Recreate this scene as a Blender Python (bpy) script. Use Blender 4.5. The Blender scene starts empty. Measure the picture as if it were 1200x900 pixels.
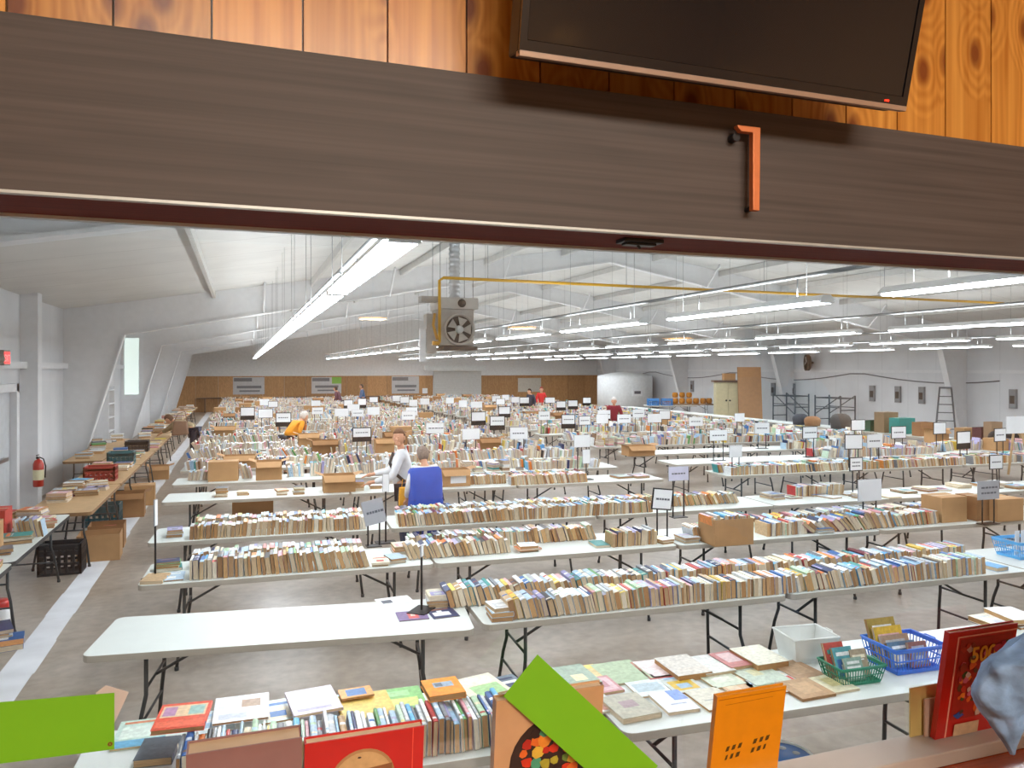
import bpy, bmesh, math, random
from mathutils import Vector, Matrix
R = random.Random(7)
C = bpy.context.scene.collection
PI = math.pi
# ---------------------------------------------------------------- camera model
EYE = 2.5; TH = math.radians(19.4); CS, SN = math.cos(TH), math.sin(TH); HZ = 432.0; F = 900.0
def at(u, v, z):
    xc = (u-600)/F*z
    return Vector((xc*CS+z*SN, z*CS-xc*SN, EYE+(HZ-v)/F*z))
def onz(u, v, Z):
    return at(u, v, (EYE-Z)*F/(v-HZ))
def onY(u, v, Y):
    return at(u, v, Y/(CS-(u-600)/F*SN))
def dep(p): return p[0]*SN+p[1]*CS
def proj(p):
    z = dep(p); xc = p[0]*CS-p[1]*SN
    return 600+F*xc/z, HZ-F*(p[2]-EYE)/z
cam = bpy.data.cameras.new('camera'); cam.sensor_width = 36; cam.lens = 27.0; cam.shift_y = -0.015
cam.clip_start = 0.05; cam.clip_end = 300
co = bpy.data.objects.new('camera', cam); C.objects.link(co)
co.location = (0, 0, EYE); co.rotation_euler = (PI/2, 0, -TH)
bpy.context.scene.camera = co

def lin(c): return c/12.92 if c <= .04045 else ((c+.055)/1.055)**2.4
def rgb(h):
    if isinstance(h, str):
        return tuple(lin(int(h[i:i+2], 16)/255) for i in (0, 2, 4))
    return tuple(h)
# ---------------------------------------------------------------- materials
MATS = {}
def mat(name, col='808080', rough=.5, metal=0., var=.06, scale=8., emit=None, es=1., bump=0., spec=.5, coat=0.):
    if name in MATS: return MATS[name]
    m = bpy.data.materials.new(name); m.use_nodes = True; MATS[name] = m
    nt = m.node_tree; b = nt.nodes['Principled BSDF']; c = rgb(col)
    b.inputs['Roughness'].default_value = rough; b.inputs['Metallic'].default_value = metal
    b.inputs['Specular IOR Level'].default_value = spec
    b.inputs['Coat Weight'].default_value = coat
    tc = nt.nodes.new('ShaderNodeTexCoord'); n = nt.nodes.new('ShaderNodeTexNoise'); n.inputs['Scale'].default_value = scale
    n.inputs['Detail'].default_value = 5
    nt.links.new(tc.outputs['Object'], n.inputs['Vector'])
    r = nt.nodes.new('ShaderNodeValToRGB'); e = r.color_ramp.elements
    e[0].position = .3; e[1].position = .7
    e[0].color = tuple(x*(1-var) for x in c)+(1,); e[1].color = tuple(min(1, x*(1+var)) for x in c)+(1,)
    nt.links.new(n.outputs['Fac'], r.inputs['Fac']); nt.links.new(r.outputs['Color'], b.inputs['Base Color'])
    if emit is not None:
        b.inputs['Emission Color'].default_value = rgb(emit)+(1,); b.inputs['Emission Strength'].default_value = es
    if bump:
        bp = nt.nodes.new('ShaderNodeBump'); bp.inputs['Strength'].default_value = bump; bp.inputs['Distance'].default_value = .01
        nt.links.new(n.outputs['Fac'], bp.inputs['Height']); nt.links.new(bp.outputs['Normal'], b.inputs['Normal'])
    return m
def attr_mat(name, rough=.5, scale=60., var=.12, stretch=(1, 1, 1), coat=0.):
    m = bpy.data.materials.new(name); m.use_nodes = True; MATS[name] = m
    nt = m.node_tree; b = nt.nodes['Principled BSDF']; b.inputs['Roughness'].default_value = rough
    b.inputs['Coat Weight'].default_value = coat
    a = nt.nodes.new('ShaderNodeAttribute'); a.attribute_name = 'Col'
    tc = nt.nodes.new('ShaderNodeTexCoord'); mp = nt.nodes.new('ShaderNodeMapping'); mp.inputs['Scale'].default_value = stretch
    n = nt.nodes.new('ShaderNodeTexNoise'); n.inputs['Scale'].default_value = scale
    nt.links.new(tc.outputs['Object'], mp.inputs['Vector']); nt.links.new(mp.outputs['Vector'], n.inputs['Vector'])
    mr = nt.nodes.new('ShaderNodeMapRange'); mr.inputs['From Min'].default_value = .3; mr.inputs['From Max'].default_value = .7
    mr.inputs['To Min'].default_value = 1-var; mr.inputs['To Max'].default_value = 1+var
    nt.links.new(n.outputs['Fac'], mr.inputs['Value'])
    mx = nt.nodes.new('ShaderNodeVectorMath'); mx.operation = 'SCALE'
    nt.links.new(a.outputs['Color'], mx.inputs[0]); nt.links.new(mr.outputs['Result'], mx.inputs['Scale'])
    nt.links.new(mx.outputs['Vector'], b.inputs['Base Color'])
    return m
M_COVER = attr_mat('printed_cover', .42, 45., .16)
M_PAGES = attr_mat('page_edges', .85, 30., .22, (14, .6, .6))
M_ATTR = attr_mat('painted_surface', .55, 20., .08)

def wood_mat(name, dark, mid, light, gscale=(6, 6, .8), rough=.3, knots=True, coat=.4, contrast=1.):
    m = bpy.data.materials.new(name); m.use_nodes = True; MATS[name] = m
    nt = m.node_tree; N = nt.nodes; L = nt.links; b = N['Principled BSDF']
    b.inputs['Roughness'].default_value = rough; b.inputs['Coat Weight'].default_value = coat; b.inputs['Coat Roughness'].default_value = .25
    tc = N.new('ShaderNodeTexCoord'); a = N.new('ShaderNodeAttribute'); a.attribute_name = 'Col'
    off = N.new('ShaderNodeVectorMath'); off.operation = 'ADD'
    sc = N.new('ShaderNodeVectorMath'); sc.operation = 'SCALE'; sc.inputs['Scale'].default_value = 37.
    L.new(a.outputs['Color'], sc.inputs[0]); L.new(tc.outputs['Object'], off.inputs[0]); L.new(sc.outputs['Vector'], off.inputs[1])
    mp = N.new('ShaderNodeMapping'); mp.inputs['Scale'].default_value = gscale; L.new(off.outputs['Vector'], mp.inputs['Vector'])
    # knots: voronoi distance warps the grain
    vo = N.new('ShaderNodeTexVoronoi'); vo.inputs['Scale'].default_value = 1.0
    vo.voronoi_dimensions = '2D'; mp2 = N.new('ShaderNodeMapping'); mp2.inputs['Scale'].default_value = (7.5, 7, 4.2); mp2.inputs['Rotation'].default_value = (PI/2, 0, 0); L.new(off.outputs['Vector'], mp2.inputs['Vector']); L.new(mp2.outputs['Vector'], vo.inputs['Vector'])
    n = N.new('ShaderNodeTexNoise'); n.inputs['Scale'].default_value = 1.6; n.inputs['Detail'].default_value = 3; L.new(mp.outputs['Vector'], n.inputs['Vector'])
    kn = N.new('ShaderNodeMapRange'); kn.inputs['From Min'].default_value = .0; kn.inputs['From Max'].default_value = .42
    kn.inputs['To Min'].default_value = 1.; kn.inputs['To Max'].default_value = 0.; L.new(vo.outputs['Distance'], kn.inputs['Value'])
    ad = N.new('ShaderNodeMath'); ad.operation = 'MULTIPLY_ADD'; ad.inputs[1].default_value = .35 if knots else 0.
    L.new(kn.outputs['Result'], ad.inputs[0]); L.new(n.outputs['Fac'], ad.inputs[2])
    mu = N.new('ShaderNodeMath'); mu.operation = 'MULTIPLY'; mu.inputs[1].default_value = 70.; L.new(ad.outputs['Value'], mu.inputs[0])
    si = N.new('ShaderNodeMath'); si.operation = 'SINE'; L.new(mu.outputs['Value'], si.inputs[0])
    r = N.new('ShaderNodeValToRGB'); e = r.color_ramp.elements
    m2 = N.new('ShaderNodeMapRange'); m2.inputs['From Min'].default_value = -1; m2.inputs['From Max'].default_value = 1; L.new(si.outputs['Value'], m2.inputs['Value'])
    fine = N.new('ShaderNodeTexNoise'); fine.inputs['Scale'].default_value = 1.; mp3 = N.new('ShaderNodeMapping')
    mp3.inputs['Scale'].default_value = tuple(g*22 if g > 1.5 else g*3 for g in gscale); L.new(off.outputs['Vector'], mp3.inputs['Vector']); L.new(mp3.outputs['Vector'], fine.inputs['Vector'])
    av = N.new('ShaderNodeMath'); av.operation = 'MULTIPLY_ADD'; av.inputs[1].default_value = .35*contrast; L.new(m2.outputs['Result'], av.inputs[0])
    L.new(fine.outputs['Fac'], av.inputs[2]); L.new(av.outputs['Value'], r.inputs['Fac'])
    e[0].position = .3; e[1].position = .95; e[0].color = rgb(light)+(1,); e[1].color = rgb(mid)+(1,)
    mx = N.new('ShaderNodeMix'); mx.data_type = 'RGBA'
    k2 = N.new('ShaderNodeMapRange'); k2.inputs['From Min'].default_value = .06; k2.inputs['From Max'].default_value = .17
    k2.inputs['To Min'].default_value = .85 if knots else 0.; k2.inputs['To Max'].default_value = 0.; L.new(vo.outputs['Distance'], k2.inputs['Value'])
    L.new(k2.outputs['Result'], mx.inputs['Factor']); L.new(r.outputs['Color'], mx.inputs[6]); mx.inputs[7].default_value = rgb(dark)+(1,)
    tn = N.new('ShaderNodeVectorMath'); tn.operation = 'SCALE'
    sx = N.new('ShaderNodeSeparateXYZ'); L.new(a.outputs['Color'], sx.inputs[0])
    tm = N.new('ShaderNodeMapRange'); tm.inputs['To Min'].default_value = .72; tm.inputs['To Max'].default_value = 1.18; L.new(sx.outputs[0], tm.inputs['Value'])
    L.new(mx.outputs[2], tn.inputs[0]); L.new(tm.outputs['Result'], tn.inputs['Scale']); L.new(tn.outputs['Vector'], b.inputs['Base Color'])
    return m

# ---------------------------------------------------------------- mesh builder
class MB:
    def __init__(s): s.v = []; s.f = []; s.m = []; s.c = []; s.smooth = []
    def face(s, pts, mi=0, col=(1, 1, 1), sm=False):
        i = len(s.v); s.v += [tuple(p) for p in pts]; s.f.append(tuple(range(i, i+len(pts)))); s.m.append(mi); s.c.append(col); s.smooth.append(sm)
    def box(s, lo, hi, mi=0, col=(1, 1, 1), M=None, cols=None):
        (a, b, c), (d, e, f) = lo, hi
        P = [Vector(p) for p in ((a,b,c),(d,b,c),(d,e,c),(a,e,c),(a,b,f),(d,b,f),(d,e,f),(a,e,f))]
        if M is not None: P = [M @ p for p in P]
        i = len(s.v); s.v += [tuple(p) for p in P]
        for k, q in enumerate(((3,2,1,0),(4,5,6,7),(0,1,5,4),(2,3,7,6),(1,2,6,5),(3,0,4,7))):   # -z +z -y +y +x -x
            s.f.append(tuple(i+x for x in q)); s.m.append(mi); s.c.append(cols[k] if cols else col); s.smooth.append(False)
        return s
    def tube(s, pts, r, n=8, mi=0, col=(1, 1, 1), caps=True, r2=None):
        pts = [Vector(p) for p in pts]; rings = []; L = len(pts); up = None
        for k, p in enumerate(pts):
            d = (pts[min(k+1, L-1)]-pts[max(k-1, 0)])
            if d.length < 1e-9: d = Vector((0, 0, 1))
            d.normalize()
            if up is None:
                up = Vector((0, 0, 1)) if abs(d.z) < .9 else Vector((1, 0, 0))
            x = d.cross(up).normalized(); y = d.cross(x).normalized(); up = -y if False else (x.cross(d)).normalized()
            rr = r if r2 is None else r+(r2-r)*k/(L-1)
            if isinstance(r, (list, tuple)): rr = r[k]
            i = len(s.v); s.v += [tuple(p+x*rr*math.cos(2*PI*j/n)+y*rr*math.sin(2*PI*j/n)) for j in range(n)]; rings.append(i)
        for a, b in zip(rings, rings[1:]):
            for j in range(n):
                s.f.append((a+j, a+(j+1) % n, b+(j+1) % n, b+j)); s.m.append(mi); s.c.append(col); s.smooth.append(True)
        if caps:
            for a, fl in ((rings[0], 1), (rings[-1], 0)):
                q = tuple(range(a, a+n)); s.f.append(q[::-1] if fl else q); s.m.append(mi); s.c.append(col); s.smooth.append(False)
        return s
    def prism(s, poly, z0, z1, mi=0, col=(1, 1, 1), M=None, side=None, smi=None):
        n = len(poly); P = [Vector((x, y, z0)) for x, y in poly]+[Vector((x, y, z1)) for x, y in poly]
        if M is not None: P = [M @ p for p in P]
        i = len(s.v); s.v += [tuple(p) for p in P]
        fs = [(tuple(range(i+n-1, i-1, -1)), mi), (tuple(range(i+n, i+2*n)), mi)]+[((i+k, i+(k+1) % n, i+n+(k+1) % n, i+n+k), mi if smi is None else smi) for k in range(n)]
        for q, mm in fs: s.f.append(q); s.m.append(mm); s.c.append(col); s.smooth.append(False)
        return s
    def lathe(s, prof, n=20, mi=0, col=(1, 1, 1), M=None, smooth=True):
        rings = []
        for r, z in prof:
            i = len(s.v); P = [Vector((r*math.cos(2*PI*j/n), r*math.sin(2*PI*j/n), z)) for j in range(n)]
            if M is not None: P = [M @ p for p in P]
            s.v += [tuple(p) for p in P]; rings.append(i)
        for a, b in zip(rings, rings[1:]):
            for j in range(n): s.f.append((a+j, a+(j+1) % n, b+(j+1) % n, b+j)); s.m.append(mi); s.c.append(col); s.smooth.append(smooth)
        return s
    def build(s, name, mats, parent=None, M=None, bevel=0.):
        me = bpy.data.meshes.new(name); me.from_pydata(s.v, [], s.f)
        for m in (mats if isinstance(mats, (list, tuple)) else [mats]): me.materials.append(m)
        me.polygons.foreach_set('material_index', s.m); me.polygons.foreach_set('use_smooth', s.smooth)
        ca = me.color_attributes.new('Col', 'FLOAT_COLOR', 'CORNER'); d = []
        for f, c in zip(s.f, s.c): d += [c[0], c[1], c[2], 1.]*len(f)
        ca.data.foreach_set('color', d); me.update()
        o = bpy.data.objects.new(name, me); C.objects.link(o)
        if parent is not None: o.parent = parent
        if M is not None: o.matrix_world = M
        if bevel:
            b = o.modifiers.new('bevel', 'BEVEL'); b.width = bevel; b.segments = 2; b.limit_method = 'ANGLE'
        return o
def empty(name, loc=(0, 0, 0), rz=0.):
    o = bpy.data.objects.new(name, None); C.objects.link(o); o.location = loc; o.rotation_euler = (0, 0, rz); o.empty_display_size = .1
    return o
LABELS = {}
def tag(o, label=None, cat=None, group=None, kind=None):
    if label: o['label'] = label
    if cat: o['category'] = cat
    if group: o['group'] = group
    if kind: o['kind'] = kind
    if label:
        if label in LABELS and not group: print('DUP LABEL', label)
        LABELS[label] = 1
    return o
def struct(mb, name, mats, parent=None, bevel=0.):
    o = mb.build(name, mats, parent, bevel=bevel); o['kind'] = 'structure'; return o
def copy_tree(o, parent=None):
    c = o.copy(); C.objects.link(c); c.parent = parent
    for ch in list(o.children): copy_tree(ch, c)
    return c
def frame_M(o, ax, ay, az):
    ax, ay, az = Vector(ax).normalized(), Vector(ay).normalized(), Vector(az).normalized()
    m = Matrix((ax, ay, az)).transposed().to_4x4(); m.translation = Vector(o); return m
def RZ(a, loc=(0, 0, 0)):
    return Matrix.Translation(Vector(loc)) @ Matrix.Rotation(a, 4, 'Z')
ONES = 'zeroth first second third fourth fifth sixth seventh eighth ninth tenth eleventh twelfth thirteenth fourteenth fifteenth sixteenth seventeenth eighteenth nineteenth'.split()
TENS = {2: 'twenty', 3: 'thirty', 4: 'forty', 5: 'fifty', 6: 'sixty', 7: 'seventy', 8: 'eighty', 9: 'ninety'}
TENTH = {2: 'twentieth', 3: 'thirtieth', 4: 'fortieth', 5: 'fiftieth', 6: 'sixtieth', 7: 'seventieth', 8: 'eightieth', 9: 'ninetieth'}
def ordw(n):
    if n < 20: return ONES[n]
    return TENTH[n//10] if n % 10 == 0 else TENS[n//10]+'-'+ONES[n % 10]

# ================================================================ SETTING
XL, XR, RIDGE, YB = -3.7, 22.9, 9.6, 47.5
def zraf(X): X2 = X if X <= RIDGE else 2*RIDGE-X; return EYE+.75+.16*(X2+2.5)
def zroof(X): X2 = X if X <= RIDGE else 2*RIDGE-X; return EYE+1.5+.16*(X2+2.5)
# floor material
def floor_mat():
    m = bpy.data.materials.new('polished_concrete'); m.use_nodes = True
    nt = m.node_tree; N = nt.nodes; L = nt.links; b = N['Principled BSDF']
    tc = N.new('ShaderNodeTexCoord')
    n1 = N.new('ShaderNodeTexNoise'); n1.inputs['Scale'].default_value = .7; n1.inputs['Detail'].default_value = 8; n1.inputs['Roughness'].default_value = .65; n1.inputs['Distortion'].default_value = .6
    n2 = N.new('ShaderNodeTexNoise'); n2.inputs['Scale'].default_value = 9; n2.inputs['Detail'].default_value = 6
    L.new(tc.outputs['Object'], n1.inputs['Vector']); L.new(tc.outputs['Object'], n2.inputs['Vector'])
    r = N.new('ShaderNodeValToRGB'); e = r.color_ramp.elements
    e[0].position = .32; e[0].color = rgb('938474')+(1,); e[1].position = .68; e[1].color = rgb('b5ada3')+(1,)
    L.new(n1.outputs['Fac'], r.inputs['Fac'])
    mx = N.new('ShaderNodeMix'); mx.data_type = 'RGBA'; mx.blend_type = 'OVERLAY'; mx.inputs['Factor'].default_value = .35
    L.new(r.outputs['Color'], mx.inputs[6]); L.new(n2.outputs['Fac'], mx.inputs[7])
    L.new(mx.outputs[2], b.inputs['Base Color'])
    rr = N.new('ShaderNodeMapRange'); rr.inputs['To Min'].default_value = .22; rr.inputs['To Max'].default_value = .5; L.new(n1.outputs['Fac'], rr.inputs['Value'])
    L.new(rr.outputs['Result'], b.inputs['Roughness'])
    return m
def seam_mat(name, col, seam, period, axis='Y', width=.02, rough=.7, var=.05):
    m = mat(name, col, rough, var=var, scale=1.3); nt = m.node_tree; N = nt.nodes; L = nt.links; b = N['Principled BSDF']
    tc = N.new('ShaderNodeTexCoord'); sx = N.new('ShaderNodeSeparateXYZ'); L.new(tc.outputs['Object'], sx.inputs[0])
    mo = N.new('ShaderNodeMath'); mo.operation = 'PINGPONG'; mo.inputs[1].default_value = period/2; L.new(sx.outputs['XYZ'.index(axis)], mo.inputs[0])
    lt = N.new('ShaderNodeMath'); lt.operation = 'LESS_THAN'; lt.inputs[1].default_value = width; L.new(mo.outputs[0], lt.inputs[0])
    mx = N.new('ShaderNodeMix'); mx.data_type = 'RGBA'
    src = b.inputs['Base Color'].links[0].from_socket
    L.new(lt.outputs[0], mx.inputs['Factor']); L.new(src, mx.inputs[6]); mx.inputs[7].default_value = rgb(seam)+(1,)
    L.new(mx.outputs[2], b.inputs['Base Color']); return m
M_WALL = seam_mat('white_wall_panels', 'dcdfe2', 'c8cccf', 1.2, 'Y', .008)
M_ROOF = seam_mat('white_roof_insulation', 'd6d6d3', 'bdbdba', 1.5, 'Y', .012)
M_STEEL = mat('white_painted_steel', 'e4e6e8', .5, var=.03)
M_PLY = wood_mat('plywood_panel', '6b4a2c', 'a0744a', 'bd9060', (2.2, 2.2, .5), .6, False, .0)
m = MB(); m.box((XL-.3, 1.35, -.1), (XR+.3, YB+.3, 0)); struct(m, 'floor', floor_mat())
m = MB(); m.box((XL-.15, 1.35, 0), (XL, YB, zroof(XL)+.05)); struct(m, 'wall_left', M_WALL)
m = MB(); m.box((XR, 1.35, 0), (XR+.15, YB, zroof(XR)+.05)); struct(m, 'wall_right', M_WALL)
m = MB(); m.prism([(XL, 0), (XR, 0), (XR, zroof(XR)), (RIDGE, zroof(RIDGE)), (XL, zroof(XL))], 0, .15, M=Matrix(((1,0,0,0),(0,0,1,YB),(0,1,0,0),(0,0,0,1))))
struct(m, 'wall_back', mat('white_gable_wall', 'dfe2e2', .7))
m = MB()
for (a, b_) in ((XL-.2, RIDGE), (RIDGE, XR+.2)):
    P = [(a, zroof(a)), (b_, zroof(b_)), (b_, zroof(b_)+.1), (a, zroof(a)+.1)]
    m.prism(P, 1.2, YB+.2, M=Matrix(((1,0,0,0),(0,0,1,0),(0,1,0,0),(0,0,0,1))))
struct(m, 'ceiling', M_ROOF)
# painted floor stripe
m = MB()
for k in range(60):
    y0 = 1.5+k*.82; w = .135+R.uniform(-.012, .012)
    m.box((-1.74-w, y0, 0), (-1.74+w, y0+.825, .003))
m = m.build('trim_1', mat('white_floor_paint', 'e6e9ee', .5, var=.1, scale=3)); m['kind'] = 'structure'
# steel frames
FR = [6.5, 19.2, 27.7, 36.2, 44.7]
for i, Y in enumerate(FR):
    m = MB(); MM = Matrix(((1,0,0,0),(0,0,1,Y),(0,1,0,0),(0,0,0,1)))
    for s in (0, 1):
        fx = (lambda x: x) if s == 0 else (lambda x: 2*RIDGE-x)
        base, kn = (-3.45, 0), (-2.5, zraf(-2.5))
        # column web + inner flange
        m.prism([(fx(XL), 0), (fx(base[0]), 0), (fx(kn[0]), kn[1]), (fx(XL), zroof(XL))], -.008, .008, M=MM)
        m.prism([(fx(base[0]), 0), (fx(base[0]+.03), 0), (fx(kn[0]+.03), kn[1]), (fx(kn[0]), kn[1])], -.11, .11, M=MM)
        # rafter web + flange
        m.prism([(fx(kn[0]), kn[1]), (fx(RIDGE), zraf(RIDGE)+.25), (fx(RIDGE), zroof(RIDGE)), (fx(XL), zroof(XL))], -.008, .008, M=MM)
        m.prism([(fx(kn[0]), kn[1]), (fx(RIDGE), zraf(RIDGE)+.25), (fx(RIDGE), zraf(RIDGE)+.28), (fx(kn[0]), kn[1]+.035)], -.1, .1, M=MM)
        for xb in (0.5, 3.5, 6.5):
            x = fx(xb); m.tube([(x, Y+.05, zraf(x)+.1), (x, Y+.75, zroof(x)-.02)], .025, 6)
            m.tube([(x, Y-.05, zraf(x)+.1), (x, Y-.75, zroof(x)-.02)], .025, 6)
    struct(m, 'beam_%d' % (i+1), M_STEEL)
# wall girts
m = MB()
for a, b_ in zip([1.5]+FR, FR+[YB]):
    m.box((XL, a+.1, 2.5), (XL+.12, b_-.1, 2.62)); m.box((XR-.12, a+.1, 2.35), (XR, b_-.1, 2.45))
struct(m, 'trim_2', M_STEEL)
m = MB()
for x in (-.6, 1.6, 3.8, 6.0, 8.2, 11, 13.2, 15.4, 17.6, 19.8):
    m.box((x-.03, 1.5, zroof(x)-.16), (x+.03, YB, zroof(x)-.01))
struct(m, 'trim_3', mat('purlin_grey', 'c9c9c6', .6))
# pilaster beside the door on the left wall, door
m = MB(); m.box((XL, 15.7, 0), (XL+.28, 16.0, 3.9)); struct(m, 'trim_4', M_STEEL)
m = MB(); m.box((XL, 12.4, 2.12), (XL+.16, 15.0, 2.25)); m.box((XL, 12.4, 0), (XL+.16, 12.55, 2.25)); m.box((XL, 14.85, 0), (XL+.16, 15.0, 2.25))
d = struct(m, 'door_1', M_STEEL)
m = MB(); m.box((XL, 12.56, .01), (XL+.06, 14.84, 2.11)); dl = m.build('door_leaf', mat('grey_white_door', 'c9ced2', .5), d)
m = MB(); m.box((XL+.06, 13.0, 1.0), (XL+.13, 14.5, 1.06)); m.build('push_bar', mat('brushed_metal', '9a9da0', .35, 1.), dl)
# ---- plywood dado, shutter door and shelf on the far wall
def bx(name, lo, hi, mt, parent=None, bevel=0.):
    m = MB(); m.box(lo, hi); return m.build(name, mt, parent, bevel=bevel)
m = MB()
x0 = XL
while x0 < XR-.05:
    w = 1.22; c = R.random(); x1 = min(x0+w-.012, XR-.02)
    cc = (c, R.random(), R.random())
    if x1 < 11.5 or x0 > 14.5: m.box((x0, YB-.06, 0), (x1, YB, 2.06), col=cc)
    elif x0 < 11.4: m.box((x0, YB-.06, 0), (11.4, YB, 2.06), col=cc)
    elif x1 > 14.7: m.box((14.7, YB-.06, 0), (x1, YB, 2.06), col=cc)
    x0 += w
struct(m, 'trim_5', M_PLY)
sx0, sx1 = onY(508, 440, YB-.1).x, onY(564, 440, YB-.1).x
m = MB()
for k in range(24): m.box((sx0, YB-.12, k*.098), (sx1, YB-.07, k*.098+.09))
d2 = struct(m, 'door_2', mat('grey_shutter', 'c4c8c6', .5))
m = MB(); m.box((sx0-.6, YB-.4, 2.36), (sx1+.2, YB-.02, 2.7)); m.build('shutter_box', mat('pale_shutter_box', 'dde3e3', .5), d2)
# ================================================================ NEAR ROOM (raised viewing room)
FZ = 1.0
YW, YH, YG = 1.2, 1.15, 1.31
M_PINE = wood_mat('varnished_pine', '6e2a0c', 'b87428', 'dea04c', (4, 4, .45), .32, True, .3, .75)
M_HEAD = wood_mat('stained_header_board', '2c2827', '443c39', '5c524e', (.35, 5, 6), .6, False, .0, .45)
M_RED = wood_mat('varnished_red_wood', '3a1008', '8a3212', 'b4491c', (.5, 6, 6), .25, False, .5)
M_TRIM = mat('pale_metal_edge', 'b9bdbb', .4, .3)
M_SILL = mat('painted_sill', 'bdb2a8', .5, var=.05)
rx0, rx1, ry0, cz = -3.0, 5.0, -6.0, 4.3
ox0, ox1 = -1.0, 2.6           # opening
zt, zb = EYE+.23, EYE-.812
m = MB(); m.box((rx0-.2, ry0-.2, FZ-.1), (rx1+.2, YW, FZ)); struct(m, 'floor_viewing_room', mat('dark_carpet', '5a4a40', .9, var=.2))
m = MB(); m.box((rx0-.2, ry0-.2, cz), (rx1+.2, YG+.1, cz+.1)); struct(m, 'ceiling_viewing_room', mat('cream_ceiling', 'd9cbb4', .8))
# plank wall above/below/around the opening
m = MB(); px = YW*.0729-.1285*40
k = 0
while px < rx1:
    w = .1285; c = (R.random(), R.random(), R.random())
    segs = [(FZ, cz)] if (px+w < ox0 or px > ox1) else [(FZ, zb-.05), (EYE+.24, cz)]
    if px > rx0-.2:
        for a, b_ in segs: m.box((px+.0016, YW, a), (px+w-.0016, YW+.02, b_), col=c)
    px += w; k += 1
wf = struct(m, 'wall_front', M_PINE)
m = MB()
for a, b_ in (((rx0-.2, YW+.02, FZ), (ox0, YG+.02, cz)), ((ox1, YW+.02, FZ), (rx1+.2, YG+.02, cz)), ((ox0, YW+.02, FZ), (ox1, YG+.02, zb-.07)), ((ox0, YW+.02, EYE+.24), (ox1, YG+.02, cz))):
    m.box(a, b_)
# hall side of the same wall, full height
hl = [((XL, YG+.02, 0), (ox0, YG+.06, zroof(XL)+.05)), ((ox1, YG+.02, 0), (XR, YG+.06, 3.9)), ((ox0, YG+.02, 0), (ox1, YG+.06, zb-.07)), ((ox0, YG+.02, zt+.01), (ox1, YG+.06, 4.3))]
for a, b_ in hl: m.box(a, b_)
m.prism([(XL, 3.9), (XR, 3.9), (XR, zroof(XR)), (RIDGE, zroof(RIDGE)), (XL, zroof(XL))], 0, .04, M=Matrix(((1,0,0,0),(0,0,1,YG+.02),(0,1,0,0),(0,0,0,1))))
struct(m, 'wall_dividing', M_WALL)
m = MB(); m.box((rx0-.2, ry0-.15, FZ), (rx1+.2, ry0, cz)); m.box((rx0-.15, ry0, FZ), (rx0, YW, cz)); m.box((rx1, ry0, FZ), (rx1+.15, YW, cz))
struct(m, 'wall_viewing_room', mat('tan_interior_wall', 'b8946c', .8))
# header board with its reveal
h = MB(); h.box((ox0-.15, YH, EYE+.23), (ox1+.15, YW-.001, EYE+.46), col=(.4, .3, .6)); hb = struct(h, 'beam_header', M_HEAD)
h = MB(); h.box((ox0-.15, YH-.003, EYE+.2265), (ox1+.15, YH+.01, EYE+.2305)); h.build('metal_edge', M_TRIM, hb)
h = MB(); h.box((ox0-.1, YH+.01, EYE+.228), (ox1+.1, YG+.02, EYE+.24), col=(.1, .4, .6)); h.build('reveal_board', wood_mat('dark_red_reveal', '3c0e08', '6a2114', '7c2c1a', (.5, 6, 6), .9, False, .0), hb)
# window: frame stop and glass
w = empty('window_1', (0, YG, EYE)); w['kind'] = 'structure'
h = MB(); h.box((ox0, YG-.006, zt-.007), (ox1, YG+.012, zt-.001)); h.build('glazing_stop', M_TRIM).parent = None
st = bpy.data.objects['glazing_stop']; st.parent = w; st.location = (0, -YG, -EYE)
gm = bpy.data.materials.new('window_glass'); gm.use_nodes = True; nt = gm.node_tree; nt.nodes.clear()
out = nt.nodes.new('ShaderNodeOutputMaterial'); tr = nt.nodes.new('ShaderNodeBsdfTransparent'); gl = nt.nodes.new('ShaderNodeBsdfGlossy'); gl.inputs['Roughness'].default_value = .0
tr.inputs['Color'].default_value = (.97, .985, .98, 1)
fr = nt.nodes.new('ShaderNodeFresnel'); fr.inputs['IOR'].default_value = 1.5; mix = nt.nodes.new('ShaderNodeMixShader')
ml = nt.nodes.new('ShaderNodeMath'); ml.operation = 'MULTIPLY'; ml.inputs[1].default_value = 1.5; ml.use_clamp = True
nt.links.new(fr.outputs[0], ml.inputs[0]); nt.links.new(ml.outputs[0], mix.inputs[0]); nt.links.new(tr.outputs[0], mix.inputs[1]); nt.links.new(gl.outputs[0], mix.inputs[2]); nt.links.new(mix.outputs[0], out.inputs[0])
MATS['window_glass'] = gm
h = MB(); h.face([(ox0, YG, zb), (ox1, YG, zb), (ox1, YG, zt), (ox0, YG, zt)]); g = h.build('glass_pane', gm); g.parent = w; g.location = (0, -YG, -EYE)
# sill and varnished ledge below
h = MB(); h.box((ox0-.1, 1.228, zb-.03), (ox1+.1, YG+.006, zb)); struct(h, 'sill', M_SILL, bevel=.003)
h = MB(); h.box((ox0-.4, .93, zb-.075), (ox1+.4, 1.25, zb-.0305), col=(.7, .2, .2)); struct(h, 'trim_6', M_RED, bevel=.004)
h = MB(); h.box((ox0-.4, .96, FZ), (ox1+.4, 1.19, zb-.076), col=(.5, .2, .7)); struct(h, 'trim_7', M_RED)
# black latch under the header
a, b_ = onY(729, 279, 1.2), onY(775, 279, 1.2)
lt = MB(); lt.box((a.x, 1.19, zt-.009), (b_.x, 1.225, zt-.002)); lt.box((a.x+.006, 1.195, zt-.0135), (b_.x-.012, 1.215, zt-.009)); lt.tube([(a.x+.03, 1.2, zt-.013), (a.x+.036, 1.2, zt-.019)], .003, 6)
tag(lt.build('latch', mat('black_plastic', '15161a', .4), bevel=.002), 'small black plastic latch fixed under the dark header board', 'latch')
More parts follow.
